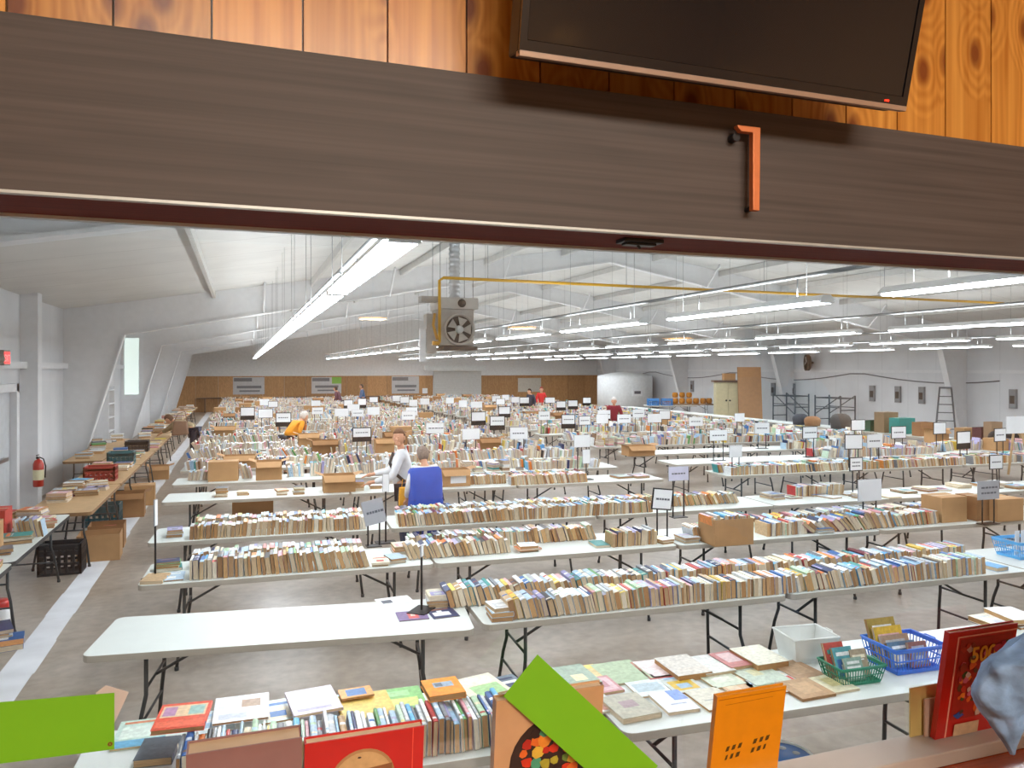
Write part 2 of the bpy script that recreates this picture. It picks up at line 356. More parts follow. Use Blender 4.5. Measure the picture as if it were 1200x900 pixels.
# ---- the copper numeral one on the header board
P0 = onY(884, 150, YH-.022); P1 = onY(880, 247, YH-.022)
n1 = empty('house_numeral', (P0.x, YH, P1.z)); tag(n1, 'copper numeral 1 standing off the dark wooden header board on black posts', 'number')
M_COP = mat('brushed_copper', 'd9814f', .42, .35, var=.08, scale=40)
hh = P0.z-P1.z; wd = .0135; q = onY(862, 150, YH-.022).x-P0.x
nm = MB()
poly = [(-wd/2, 0), (wd/2, 0), (wd/2+.002, hh), (q, hh), (q+.001, hh-.004), (q+.008, hh-.0105), (-wd/2, hh-.0105)]
nm.prism(poly, -.006, .006, M=Matrix(((1,0,0,0),(0,0,1,-.022),(0,1,0,0),(0,0,0,1))))
nm.build('numeral', M_COP, n1, bevel=.001)
for (x, z) in ((q+.006, hh-.017), (0, .006)):
    pm = MB(); pm.tube([(x, 0, z), (x, -.0165, z)], .0075 if z > .05 else .005, 14); pm.build('standoff', MATS['black_plastic'], n1)
# ---- television, tilted forward
TY, TW, THt = 1.04, .72, .42; tx0 = 1.04*.362; tz0 = EYE+.437*1.04
tv = empty('television', (tx0+TW/2-.01, YW, tz0+.2)); tag(tv, 'black flat television tilted down on the pine wall above the header board', 'television')
ta = math.radians(13)
TM = Matrix.Translation((tx0, TY, tz0)) @ Matrix.Rotation(ta, 4, 'X') ; inv = Matrix.Translation(-Vector(tv.location))
def tvb(name, lo, hi, mt, bevel=0., par=None):
    m = MB(); m.box(lo, hi); o = m.build(name, mt, par or tv, bevel=bevel)
    o.data.transform(inv @ TM); return o
scr = bpy.data.materials.new('glossy_black_screen'); scr.use_nodes = True; sb = scr.node_tree.nodes['Principled BSDF']
sb.inputs['Base Color'].default_value = (.012, .012, .014, 1); sb.inputs['Roughness'].default_value = .1; MATS['screen'] = scr
tvb('housing', (0, .004, 0), (TW, .05, THt), MATS['black_plastic'], .004)
tvb('screen', (.012, .0, .02), (TW-.012, .0035, THt-.012), scr)
bz = MB()
for lo, hi in (((0, -.002, 0), (TW, .004, .019)), ((0, -.002, THt-.012), (TW, .004, THt)), ((0, -.002, .019), (.011, .004, THt-.012)), ((TW-.011, -.002, .019), (TW, .004, THt-.012))): bz.box(lo, hi)
o = bz.build('bezel', mat('dark_gloss_bezel', '1b1b1e', .2), tv); o.data.transform(inv @ TM)
tvb('lower_trim', (.0, -.003, -.004), (TW, .012, .0045), mat('silver_trim', 'b9a89c', .3, .6), .001)
tvb('standby_light', (TW-.05, -.0035, .008), (TW-.042, -.0015, .0105), mat('red_led', 'ff2010', .4, emit='ff2010', es=4.))
m = MB(); m.box((.25, .05, .12), (.47, .15, .3)); o = m.build('wall_bracket', MATS['black_plastic'], tv); o.data.transform(inv @ TM)
# ---- lamps of the viewing room: three warm dome lights on the ceiling, daylight window behind
M_WARM = mat('warm_lamp_glass', 'ffd9a0', .4, emit='ffb765', es=14.)
LAMPS = []
for i, (u, v) in enumerate(((437, 372), (612, 383), (795, 396))):
    zz = 8.0-.2*i; p = at(u, v, zz); X, Y, Z = p.x, 2*YG-p.y, p.z
    LAMPS.append((X, Y, Z))
    l = empty('pendant_lamp', (X, Y, cz)); tag(l, ['warm pendant lamp by the daylight window wall of the viewing room', 'warm pendant lamp hanging in the middle of the viewing room', 'warm pendant lamp furthest from the daylight window of the viewing room'][i], 'lamp', kind='thing')
    m = MB(); m.lathe([(.001, Z-cz+.03), (.10, Z-cz+.022), (.165, Z-cz), (.17, Z-cz-.004), (.15, Z-cz-.004)], 24); m.build('shade', mat('bronze_shade', '6b4a2c', .4, .6), l)
    m = MB(); m.lathe([(.149, Z-cz-.004), (.08, Z-cz-.012), (.001, Z-cz-.014)], 24); m.build('diffuser', M_WARM, l)
    m = MB(); m.tube([(0, 0, Z-cz+.03), (0, 0, 0)], .008, 8); m.build('stem', MATS['black_plastic'], l)
    ld = bpy.data.lights.new('pendant_light', 'AREA'); ld.shape = 'DISK'; ld.size = .28; ld.energy = 12; ld.color = (1, .72, .45)
    lo = bpy.data.objects.new('pendant_light', ld); C.objects.link(lo); lo.location = (X, Y, Z-.02)
# added fill panel on the unseen ceiling, brightens the pine wall and header
cl = empty('added_fill_panel', (.9, -3.2, cz)); tag(cl, 'added unseen warm white panel that fills the viewing room with light', 'light')
m = MB(); m.box((-1.62, -.92, -.05), (1.62, .92, 0)); m.build('housing', mat('white_enamel', 'e8e8e6', .4), cl)
m = MB(); m.box((-1.58, -.88, -.056), (1.58, .88, -.05)); m.build('diffuser', mat('fill_panel_glow', 'ffffff', .5, emit='fff0dc', es=5), cl)
ld = bpy.data.lights.new('added_room_fill', 'AREA'); ld.shape = 'RECTANGLE'; ld.size = 3.1; ld.size_y = 1.7; ld.energy = 235; ld.color = (1, .9, .78)
lo = bpy.data.objects.new('added_room_fill', ld); C.objects.link(lo); lo.location = (.9, -3.2, cz-.07)
# window in the rear wall of the viewing room (shows as a reflection)
def mirror(u, v, z):
    p = at(u, v, z); return p.x, 2*YG-p.y, p.z
yb = ry0+.01; mY = 2*YG-yb
a, b_ = onY(146, 396, mY), onY(163, 462, mY)
w2 = empty('window_2', (0, 0, 0)); w2['kind'] = 'structure'
m = MB(); m.face([(b_.x, yb, b_.z), (a.x, yb, b_.z), (a.x, yb, a.z), (b_.x, yb, a.z)]); m.build('pane', mat('daylight_pane', 'ffffff', .4, emit='d9f0e6', es=9.), w2)
m = MB(); e = .04
for lo_, hi_ in (((a.x-e, yb-.005, a.z), (b_.x+e, yb+.03, a.z+e)), ((a.x-e, yb-.005, b_.z-e), (b_.x+e, yb+.03, b_.z)), ((a.x-e, yb-.005, b_.z), (a.x, yb+.03, a.z)), ((b_.x, yb-.005, b_.z), (b_.x+e, yb+.03, a.z))): m.box(lo_, hi_)
m.build('frame', M_STEEL, w2)

# ================================================================ FLUORESCENT FIXTURES
M_TUBE = mat('lit_fluorescent_tube', 'ffffff', .4, emit='eef4ff', es=16.)
M_REFL = mat('white_reflector', 'eceeef', .35)
M_GALV = mat('galvanised_conduit', '85898b', .45, .7)
def fixture(X, Y0, Z, L=2.44):
    t = empty('fluorescent_light', (X, Y0, Z))
    m = MB(); m.prism([(-.09, .0), (-.035, .05), (.035, .05), (.09, .0), (.085, -.004), (.03, .035), (-.03, .035), (-.085, -.004)], 0, L, M=Matrix(((1,0,0,0),(0,0,1,0),(0,1,0,0),(0,0,0,1)))); m.build('reflector', M_REFL, t)
    for s in (-.045, .045):
        m = MB()
        for a in (.02, L/2+.01): m.tube([(s, a, -.004), (s, a+L/2-.03, -.004)], .019, 8)
        m.build('tube', M_TUBE, t)
    for a in (0, L/2-.01, L-.02):
        m = MB(); m.prism([(-.07, -.02), (.07, -.02), (.07, .02), (.03, .04), (-.03, .04), (-.07, .02)], a, a+.022, M=Matrix(((1,0,0,0),(0,0,1,0),(0,1,0,0),(0,0,0,1)))); m.build('end_cap', M_REFL, t)
    for a in (.25, L-.25):
        m = MB(); m.tube([(0, a, .05), (0, a, zroof(X)-Z-.02)], .0025, 4); m.build('hanger', M_GALV, t)
    return t
proto = {}
LROWS = [(.66, 3.25, 17, 'first'), (4.55, 2.05, 15, 'second'), (8.9, 3.2, 15, 'third'), (13.3, 5.0, 14, 'fourth'), (17.7, 5.0, 14, 'fifth')]
from_left = {'first': 'row nearest the left wall', 'second': 'second row from the left wall', 'third': 'middle row', 'fourth': 'second row from the right wall', 'fifth': 'row nearest the right wall'}
for X, y0, n, nm_ in LROWS:
    base = None; step = 2.55 if X < 1 else 3.05
    for k in range(n):
        Y = y0+k*step if X < 1 else y0+k*step
        if Y > 44: break
        if base is None: base = fixture(X, Y, 3.06); o = base
        else: o = copy_tree(base); o.location.y = Y
        tag(o, 'twin tube fluorescent light, %s down the %s' % (ordw(k+1)+' from the window', from_left[nm_]), 'light', 'fluorescent lights hung under the roof')
        ld = bpy.data.lights.get('tube_light') or bpy.data.lights.new('tube_light', 'AREA'); ld.shape = 'RECTANGLE'; ld.size = .16; ld.size_y = 2.4; ld.energy = 15.5; ld.color = (.95, .98, 1)
        lo = bpy.data.objects.new('tube_light', ld); C.objects.link(lo); lo.location = (X, Y+1.22, 3.03)
        lu = bpy.data.lights.get('added_uplight') or bpy.data.lights.new('added_uplight', 'AREA'); lu.shape = 'RECTANGLE'; lu.size = .16; lu.size_y = 2.4; lu.energy = 15; lu.color = (.96, .98, 1)  # extra uplight added above each fixture to brighten the roof
        lo = bpy.data.objects.new('added_uplight', lu); C.objects.link(lo); lo.location = (X, Y+1.22, 3.125); lo.rotation_euler = (PI, 0, 0)
    m = MB(); yend = y0+n*step
    zc = 3.3 if X > 1 else 3.22
    m.tube([(X+.03, 1.6, zc), (X+.03, min(yend, 46), zc)], .02, 6)
    for k in range(n*2): 
        yy = y0+.4+k*step/2
        if yy < 45: m.tube([(X+.03, yy, zc), (X+.03, yy, zc-.17 if X > 1 else zc-.1)], .006, 5)
    tag(m.build('conduit', M_GALV), 'grey metal conduit above the fluorescent lights of the %s' % from_left[nm_], 'conduit')
# ================================================================ FOLDING TABLES
TBH = .74
M_TOP = mat('white_plastic_tabletop', 'dfe6e2', .38, var=.02); M_TEDGE = mat('tabletop_rim', 'b4aea2', .5, var=.03)
M_LEG = mat('dark_grey_steel_tube', '3c4245', .4, .5)
M_WTOP = mat('plywood_tabletop', 'c9a77c', .5, var=.08); M_WEDGE = mat('wooden_table_edge', '8a6a48', .6)
M_BEDGE = mat('black_table_edge', '2b2d2f', .5)
def make_table(L, top, edge, D=.76, kick=.0):
    t = empty('folding_table'); m = MB(); r = .06; poly = []
    for cx, cy, a0 in ((L-r, r, -90), (L-r, D-r, 0), (r, D-r, 90), (r, r, 180)):
        for k in range(5):
            a = math.radians(a0+k*22.5); poly.append((cx+r*math.cos(a), cy+r*math.sin(a)))
    m.prism(poly, TBH-.045, TBH, 0, smi=1); m.build('tabletop', [top, edge], t, bevel=.004)
    for x, s in ((.34, 1), (L-.34, -1)):
        for y in (.09, D-.09):
            sy = 1 if y < D/2 else -1
            g = MB(); g.tube([(x, y+sy*.05, TBH-.045), (x, y+sy*.05, .42), (x-s*.02, y+sy*.02, .3), (x-s*.05, y-sy*.02, .02)], .0135, 8); g.tube([(x-s*.05, y-sy*.02, 0), (x-s*.05, y-sy*.02, .03)], .018, 8)
            g.build('leg', M_LEG, t)
        g = MB(); g.tube([(x, .14, .46), (x, D-.14, .46)], .01, 6); g.tube([(x-s*.025, .11, .24), (x-s*.025, D-.11, .24)], .01, 6); g.build('crossbar', M_LEG, t)
        g = MB(); g.tube([(x, D/2, .46), (x+s*.42, D/2, TBH-.05)], .011, 6); g.build('brace', M_LEG, t)
    return t
TABLES = []; TPROTO = {}
def table(x, y, rz=0., kind='white', L=2.44, label='', group=None, D=.76):
    key = (kind, L, D)
    if key not in TPROTO: TPROTO[key] = o = make_table(L, *{'white': (M_TOP, M_TEDGE), 'wood': (M_WTOP, M_WEDGE), 'dark': (M_TOP, M_BEDGE)}[kind], D=D)
    else: o = copy_tree(TPROTO[key])
    o.location = (x, y, 0); o.rotation_euler = (0, 0, rz); tag(o, label, 'table', group); TABLES.append(o); return o
# rows of tables: front edge Y at X = 0, slope, x start list
SL = -.045
def rowY(y0, x): return y0+SL*x
ROWS = {0: 3.38, 1: 5.10, 2: 6.83, 3: 8.47, 4: 11.0}
yy = 12.6
k = 5
while yy < 45.5:
    ROWS[k] = yy; yy += 1.66; k += 1
NR = len(ROWS)
GT = 'white folding tables of the book rows'
def table_row(r, xs, zone):
    for j, x in enumerate(xs):
        a = math.atan(SL)+R.uniform(-.004, .004)
        table(x, rowY(ROWS[r], x), a, 'white', 2.44, 'white folding table, %s of the %s book row, %s' % (ordw(j+1), ordw(r+1), zone), GT)
table_row(0, [-.72, 1.74, 4.2], 'from the left aisle')
t1 = table(-.93, 5.30, math.radians(-7.8), label='bare white folding table with two picture books near its end', group=GT)
table_row(1, [1.57, 4.03, 6.49], 'from the bare table')
table_row(2, [-.8, 1.66, 4.12, 6.58, 9.04], 'from the left aisle')
table_row(3, [-.9, 1.56, 4.02, 6.48, 8.94, 11.4], 'from the left aisle')
XSL = [-1.0, 1.46, 3.92]; XSR = [7.5, 9.96, 12.42, 14.88]
for r in range(4, NR):
    table_row(r, XSL, 'left of the middle aisle'); table_row(r, XSR if r < 6 else XSR[:3], 'right of the middle aisle')
# ================================================================ BOOKS
PAGE = ['cdb899', 'c2a884', 'd8c8ae', 'b08f68', 'a98259', 'c9b08c', 'e0d5c0', '9c7752', 'b99b76', 'd2c0a4', 'b5895a', 'c79e6c']
NAMED = {'white': ['f2f3f2', 'e9ecec'], 'pale grey': ['ced2d4', 'b9bfc4'], 'pale blue': ['b4cde0', '9fc1da'], 'cream': ['efe6cf', 'e6dabb'], 'pink': ['e5b7bb', 'd99aa5'],
         'lavender': ['b9b3d4', '9c98c4'], 'blue': ['3f74b5', '2f5f9f'], 'navy': ['25345c', '2b3b66'], 'red': ['b7332f', 'c7443c'], 'maroon': ['6d2630', '7c3038'], 'teal': ['2e8c8c', '3f9c98'],
         'green': ['5d9a5a', '79ad6b'], 'pale green': ['b9d6b4', 'c6dcc4'], 'yellow': ['e6cf62', 'dcb944'], 'orange': ['e38a3e', 'dd7a33'], 'black': ['25262a', '303236'], 'brown': ['7c5a40', '8c6a4d'], 'grey': ['85898e', '74797f'], 'tan': ['c4a67e', 'b8976c'], 'sky blue': ['5aa9dc', '69b6e2']}
WTS = {'white': 22, 'pale grey': 13, 'pale blue': 12, 'cream': 12, 'pink': 7, 'lavender': 6, 'blue': 4, 'navy': 4, 'red': 4, 'maroon': 2, 'teal': 3, 'green': 2, 'pale green': 4, 'yellow': 3, 'orange': 3, 'black': 3, 'brown': 2, 'grey': 5, 'tan': 5, 'sky blue': 2}
WN = list(WTS); WV = list(WTS.values())
def pick(): 
    n = R.choices(WN, WV)[0]; return n, rgb(R.choice(NAMED[n]))
BOOKS = []      # dict: M, T, H, W, cname, col, band, page, loc phrase
def add_book(M, T, H, W, where, pose='up', cname=None, page=None, label=None, art=None):
    if cname is None: cn, cc = pick()
    elif isinstance(cname, tuple): cn, cc = cname[0], rgb(cname[1])
    else: cn, cc = cname, rgb(R.choice(NAMED[cname]))
    BOOKS.append(dict(M=M, T=T, H=H, W=W, cn=cn, c=cc, b=pick()[1], b2=pick()[1], pg=rgb(page or R.choice(PAGE)), where=where, pose=pose, label=label, art=art))
def rank(O, ux, x0, x1, where, depth=(.17, .23), h=(.125, .155), th=(.014, .045), lean=(.0, .25), z=TBH, dens=1., tall=0.):
    """books standing spine up in a rank: O origin on the table, ux unit vector along it; head edge towards -n"""
    ux = Vector(ux).normalized(); n = Vector((-ux.y, ux.x, 0)); x = x0; ph = R.uniform(0, 6)
    seq = 0
    ft = lambda x: lean[0]+(lean[1]-lean[0])*(.5+.5*math.sin(x*2.1+ph))+R.uniform(-.03, .03)
    prev = None
    while x < x1:
        T = R.uniform(*th); H = R.uniform(*depth); W = R.uniform(*h)+(tall if R.random() < .15 else 0)
        ln = ft(x)
        if prev is not None: x += max(0, prev[1]*(math.tan(ln)-math.tan(prev[0])))
        prev = (ln, W+.004)
        if R.random() > dens: x += R.uniform(.02, .12); continue
        p = Vector(O)+ux*x+n*R.uniform(-.008, .012)+Vector((0, 0, z+.0006)); 
        az = Vector((0, 0, 1))*math.cos(ln)-ux*math.sin(ln) if ln > 0 else Vector((0, 0, 1))*math.cos(ln)-ux*math.sin(ln)
        ax = ux*math.cos(ln)+Vector((0, 0, 1))*math.sin(ln)
        if ln < 0: p = p
        yaw = R.uniform(-.006, .006)
        M = frame_M(p+(Vector((0, 0, 1))*0), ax, n, az) @ Matrix.Rotation(yaw, 4, 'Z')
        if ln < 0: M = Matrix.Translation((0, 0, -T*math.sin(ln))) @ M
        seq += 1
        add_book(M, T, H, W, where, 'up'); x += T/math.cos(ln)+R.uniform(.0025, .005)
def flat_stack(x, y, rz, n, where, z=TBH, size=(.13, .2), cname=None, th=(.012, .035)):
    zz = z+.0006
    for k in range(n):
        W = size[0]*R.uniform(.9, 1.15); H = size[1]*R.uniform(.9, 1.12); T = R.uniform(*th)
        M = RZ(rz+R.uniform(-.12, .12), (x, y, zz))
        lay = M @ Matrix(((0,0,1,-W/2),(0,1,0,-H/2),(1,0,0,0),(0,0,0,1)))   # local x(T)->z, z(W)->x
        add_book(lay, T, H, W, where, 'flat', cname if k == n-1 else None); zz += T+.0008
def lay_book(x, y, rz, W, H, T, where, cname, label=None, z=TBH, page=None, art=None):
    M = RZ(rz, (x, y, z+.0006)) @ Matrix(((0,0,1,-W/2),(0,1,0,-H/2),(1,0,0,0),(0,0,0,1)))
    add_book(M, T, H, W, where, 'flat', cname, page, label, art)
def book_mesh(b, mb, mbp, simple=False):
    T, H, W, M = b['T'], b['H'], b['W'], b['M']; c, b1, b2, pg = b['c'], b['b'], b['b2'], b['pg']
    def q(p, col, m=mb): m.face([M @ Vector(a) for a in p], 0, col)
    if simple:
        e = H*R.uniform(.2, .4)
        q([(0,0,W),(T,0,W),(T,e,W),(0,e,W)], c); q([(0,e,W),(T,e,W),(T,H,W),(0,H,W)], b1 if R.random() < .5 else c)
        q([(0,0,0),(0,0,W),(0,H,W),(0,H,0)], c); q([(T,0,0),(T,H,0),(T,H,W),(T,0,W)], c)
        if b['where'] in ('far rows', 'plywood wall tables', 'far left wall tables') and R.random() < .3: pg = c
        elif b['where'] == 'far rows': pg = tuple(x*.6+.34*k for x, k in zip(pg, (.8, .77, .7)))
        mb.face([M @ Vector(a) for a in ((0,0,0),(T,0,0),(T,0,W),(0,0,W))], 1, pg)
        if b['pose'] == 'flat':
            mb.face([M @ Vector(a) for a in ((0,0,0),(0,H,0),(T,H,0),(T,0,0))], 1, pg); mb.face([M @ Vector(a) for a in ((0,H,0),(0,H,W),(T,H,W),(T,H,0))], 1, pg)
        return
    t = .0013 if T < .03 else .0022
    # boards and spine
    mb.box((0, 0, 0), (t, H, W), 0, c, M); mb.box((T-t, 0, 0), (T, H, W), 0, c, M)
    # rounded spine with a printed band
    ys = [0, H*.12, H*.2, H*.55, H*.66, H]; cs = [c, b1, c, b2 if b['T'] > .02 else c, c]
    prof = [(0, W-.002), (T*.2, W+.0012), (T*.5, W+.002), (T*.8, W+.0012), (T, W-.002)]
    for (ya, yb_), cc in zip(zip(ys, ys[1:]), cs):
        for (xa, za), (xb, zb_) in zip(prof, prof[1:]): q([(xa, ya, za), (xb, ya, zb_), (xb, yb_, zb_), (xa, yb_, za)], cc)
    q([(0,0,W-.002),(T,0,W-.002),(T*.8,0,W+.0012),(T*.5,0,W+.002),(T*.2,0,W+.0012)], c); q([(0,H,W-.002),(T*.2,H,W+.0012),(T*.5,H,W+.002),(T*.8,H,W+.0012),(T,H,W-.002)], c)
    if b['pose'] == 'flat':     # printed cover on the upper board (x = T side)
        e = T+.0004; art = b['art']
        def r(y0, y1, z0, z1, col): q([(e, H*y0, W*z0), (e, H*y1, W*z0), (e, H*y1, W*z1), (e, H*y0, W*z1)], col)
        if art is None:
            art = R.choice(['title', 'pic', 'plain', 'pic'])
        if isinstance(art, list):
            for y0, y1, z0, z1, cc in art: r(y0, y1, z0, z1, rgb(cc)); e += .0003
        elif art == 'title': r(.68, .8, .12, .88, b1); r(.6, .64, .2, .8, b2)
        elif art == 'pic':
            r(.1, .62, .12, .88, b1); e += .0003; r(.2, .45, .3, .7, b2); r(.72, .84, .15, .85, b2)
    mbp.box((t, .0025, .003), (T-t, H-.0025, W-.003), 0, pg, M)

# --- rank definitions in rows 0..4 (dense ones first); helper to place along a row
def R_(r, xa, xb, off, where, **kw):
    O = Vector((0, rowY(ROWS[r], 0)+off, 0)); rank(O, (1, SL, 0), xa, xb, where, **kw)
def uX(u, Y):   # world X where image column u meets the row at Y
    uu = (u-600)/F; return Y*(uu*CS+SN)/(CS-uu*SN)
def ux(u, r, off=.05): 
    X = uX(u, ROWS[r]+off)
    for _ in range(3): X = uX(u, rowY(ROWS[r], X)+off)
    return X
def stack_px(r, u, off, n, where, **kw):
    X = ux(u, r, off); flat_stack(X, rowY(ROWS[r], X)+off, R.uniform(-.1, .1), n, where, **kw)
# row 0, left: spine-up rank with flat books behind
R_(0, ux(205, 0), ux(598, 0), .06, 'nearest book rank', th=(.01, .03), h=(.135, .165), depth=(.2, .25), lean=(-.1, .22), tall=.02)
def flat_px(u, v, W, H, T, rz, cname, label, art=None, z=TBH, page=None):
    p = onz(u, v, z+T); lay_book(p.x, p.y, rz, W, H, T, 'nearest book table', cname, label, z, page, art)
A = .0
flat_px(166, 858, .23, .29, .012, -.05, ('pale green', 'c3ddd0'), 'pale green picture book lying flat with a blue band on the nearest table', [(0, .25, 0, 1, '6fb3d6'), (.3, .75, .1, .9, 'dcebe0'), (.85, .93, .1, .9, 'd9875f')])
flat_px(185, 876, .16, .21, .035, -.12, ('slate', '55606a'), 'dark slate cloth book lying flat at the end of the nearest rank', [(.45, .5, .3, .7, '606b75')])
flat_px(214, 838, .22, .27, .02, -.1, ('orange red', 'e8573a'), 'orange-red magazine lying flat over the end of the nearest rank', [(.45, .9, .06, .94, 'e9c9a0'), (.5, .85, .1, .35, 'b98ab0'), (.5, .85, .6, .9, '9cc0b8'), (.05, .3, .05, .95, 'f06a48')], z=TBH+.16)
flat_px(283, 829, .26, .3, .012, -.03, ('white', 'eceff3'), 'white magazine with a small brown picture lying behind the nearest rank', [(.5, .8, .5, .85, 'b59a84'), (.1, .3, .1, .6, 'cfd6e2')], z=TBH+.04)
flat_px(250, 845, .2, .25, .01, .0, ('pale blue', 'cfe0e6'), 'pale blue leaflet lying flat behind the nearest rank')
flat_px(325, 832, .2, .26, .01, .05, ('pale green', 'd6e6dd'), 'pale green leaflet lying flat between white and lavender magazines')
flat_px(367, 820, .24, .3, .015, .1, ('lavender', 'd9cfe4'), 'lavender magazine lying flat behind the nearest rank', [(.5, .9, .1, .9, 'e6def0'), (.1, .2, .1, .8, 'a9a4c0')], z=TBH+.05)
flat_px(398, 826, .12, .25, .01, .12, ('pale blue', 'c9e0ea'), 'narrow pale blue booklet lying flat beside the lavender magazine')
flat_px(428, 826, .27, .3, .012, .02, ('mustard', 'dfc267'), 'wide mustard yellow book lying flat behind the nearest rank', [(.2, .7, .05, .95, 'e3c96f')], z=TBH+.02)
flat_px(417, 811, .17, .12, .01, .04, ('orange', 'e3a45c'), 'small orange card with a blue picture lying above the mustard book', [(.15, .85, .2, .8, '4f79b0')], z=TBH+.045)
flat_px(472, 818, .22, .27, .014, -.02, ('green', '8cc57a'), 'bright green picture book lying flat behind the nearest rank', [(.1, .5, .15, .85, 'd7df84'), (.6, .85, .1, .7, 'a8d79a')])
flat_px(519, 804, .18, .2, .03, .0, ('orange', 'f2992e'), 'bright orange book lying on top of the nearest rank', [(.45, .75, .25, .8, '9fb3c8'), (.5, .7, .3, .5, '6a7480')], z=TBH+.165)
flat_px(563, 803, .24, .26, .014, .2, ('cream', 'efe7cf'), 'cream and green map book lying flat at the back of the nearest table', [(0, .5, .2, .9, 'a9cf94'), (.55, .9, .1, .9, 'f1e9da')], z=TBH+.03)
flat_px(596, 800, .15, .2, .02, .15, ('slate blue', '6d7f8c'), 'slate blue book lying flat partly behind the tilted green card', z=TBH)
# row 0, right: flat books
FL = [
 (672, 791, .22, .28, .03, .02, ('grey green', '9fb3a0'), 'grey-green book with a cream label lying in the back line of flat books', [(.2, .5, .4, .75, 'e9e2b8')]),
 (695, 790, .14, .27, .012, .05, ('yellow', 'e8cf6a'), 'yellow booklet lying in the back line of flat books', [(.2, .8, .2, .8, 'dcc78c')]),
 (728, 787, .26, .3, .012, .0, ('sage', 'a9bd99'), 'plain sage green album lying in the back line of flat books', [(0, 1, 0, 1, 'a9bd99')]),
 (768, 784, .2, .27, .012, -.05, ('white', 'f1dedd'), 'white book with red edges lying in the back line of flat books', [(0, 1, 0, .08, 'cc5a55'), (0, 1, .92, 1, 'c9504c'), (0, .06, 0, 1, 'b8413c')]),
 (800, 779, .22, .28, .04, -.02, ('pale grey', 'd5d0c6'), 'thick pale grey hardback lying in the back line of flat books', [(0, 1, 0, 1, 'd5d0c6')]),
 (830, 778, .2, .26, .03, .0, ('pale grey', 'd9dbd6'), 'thick grey-white hardback lying beside the pale grey one', [(0, 1, 0, 1, 'd9dbd6')]),
 (857, 772, .17, .23, .035, .02, ('red', 'b86a68'), 'dusty red hardback lying in the back line of flat books', [(.3, .9, .2, .8, 'd5b5b5')]),
 (889, 767, .22, .28, .05, .0, ('cream', 'dedcc8'), 'thick cream album lying near the white plastic tub', [(0, 1, 0, 1, 'dedcc8')]),
 (705, 802, .17, .21, .015, .02, ('pink', 'c98f92'), 'rose patterned book lying in the middle line of flat books', [(.1, .9, .1, .9, 'dcb7bd'), (.3, .7, .3, .7, 'b97f88')]),
 (664, 806, .14, .2, .012, .0, ('teal', '8fb0a4'), 'muted teal booklet lying beside the rose patterned book', None),
 (757, 803, .2, .26, .012, -.05, ('white', 'dfe8ea'), 'white book with blue-grey sketch lying in the middle line of flat books', [(.2, .6, .1, .9, 'b4c8d0')]),
 (797, 800, .19, .24, .012, .0, ('pale grey', 'cfd6d2'), 'thin grey-green leaflet lying in the middle line of flat books', None),
 (841, 793, .2, .26, .014, .0, ('pale green', 'cdd8c2'), 'pale green thin book lying in the middle line of flat books', [(.2, .8, .2, .8, 'dfe5d4')]),
 (888, 789, .24, .28, .016, .03, ('pale green', 'c2d0bf'), 'pale sage book with a small emblem lying below the cream album', [(.4, .7, .3, .6, 'd5d3a8')]),
 (700, 823, .16, .22, .012, .02, ('white', 'dde0dc'), 'white booklet with a pink flower lying in the front line of flat books', [(.05, .4, .4, .95, 'c99a8c')]),
 (738, 826, .22, .26, .03, .03, ('stone', 'b8b5a2'), 'thick stone coloured book with a purple medallion at the table edge', [(.4, .7, .3, .7, 'a48d90')]),
 (789, 821, .18, .24, .02, -.05, ('white', 'f1f4f8'), 'white book with a blue corner lying at the table edge', [(.5, 1, .55, 1, '7f9fe0'), (.3, .36, .3, .8, 'b8c2d8')]),
 (835, 818, .2, .24, .014, .0, ('cream', 'd8d6c4'), 'cream booklet with a grey arc lying at the table edge', [(.4, .46, .2, .8, 'a8aaa0')]),
 (862, 803, .18, .2, .012, .05, ('peach', 'd9b48c'), 'peach and cream booklet lying behind the tall orange book', [(.1, .9, .1, .5, 'e6cfae')]),
 (897, 804, .18, .2, .012, .0, ('white', 'eceaf0'), 'white booklet lying just right of the tall orange book', None),
 (934, 784, .2, .24, .016, .05, ('brown', 'a98766'), 'brown photo album lying in front of the white plastic tub', [(.2, .8, .2, .8, 'b99a7a')]),
 (943, 806, .22, .23, .016, .0, ('tan', 'b8946c'), 'tan brown book with a lighter centre lying at the table edge', [(.2, .8, .25, .8, 'caa67c')]),
 (975, 800, .18, .22, .014, .0, ('cream', 'e6e0c0'), 'cream and yellow booklet lying in front of the green basket', [(.3, .8, .3, .8, 'd8cd94')]),
 (918, 795, .14, .2, .01, .0, ('white', 'e6ebe8'), 'pale narrow leaflet lying between the sage and brown books', None)]
for u, v, W, H, T, rz, cn, lb, art in FL: flat_px(u, v, W, H, T, rz, cn, lb, art)
def stack_at(u, v, n, where, size=(.15, .22), cname=None, z=TBH, th=(.015, .035)):
    p = onz(u, v, z); flat_stack(p.x, p.y, R.uniform(-.1, .1), n, where, z, size, cname, th)
stack_at(1163, 732, 1, 'far end of the nearest tables', (.16, .22)); stack_at(1186, 730, 3, 'far end of the nearest tables', (.2, .25)); 
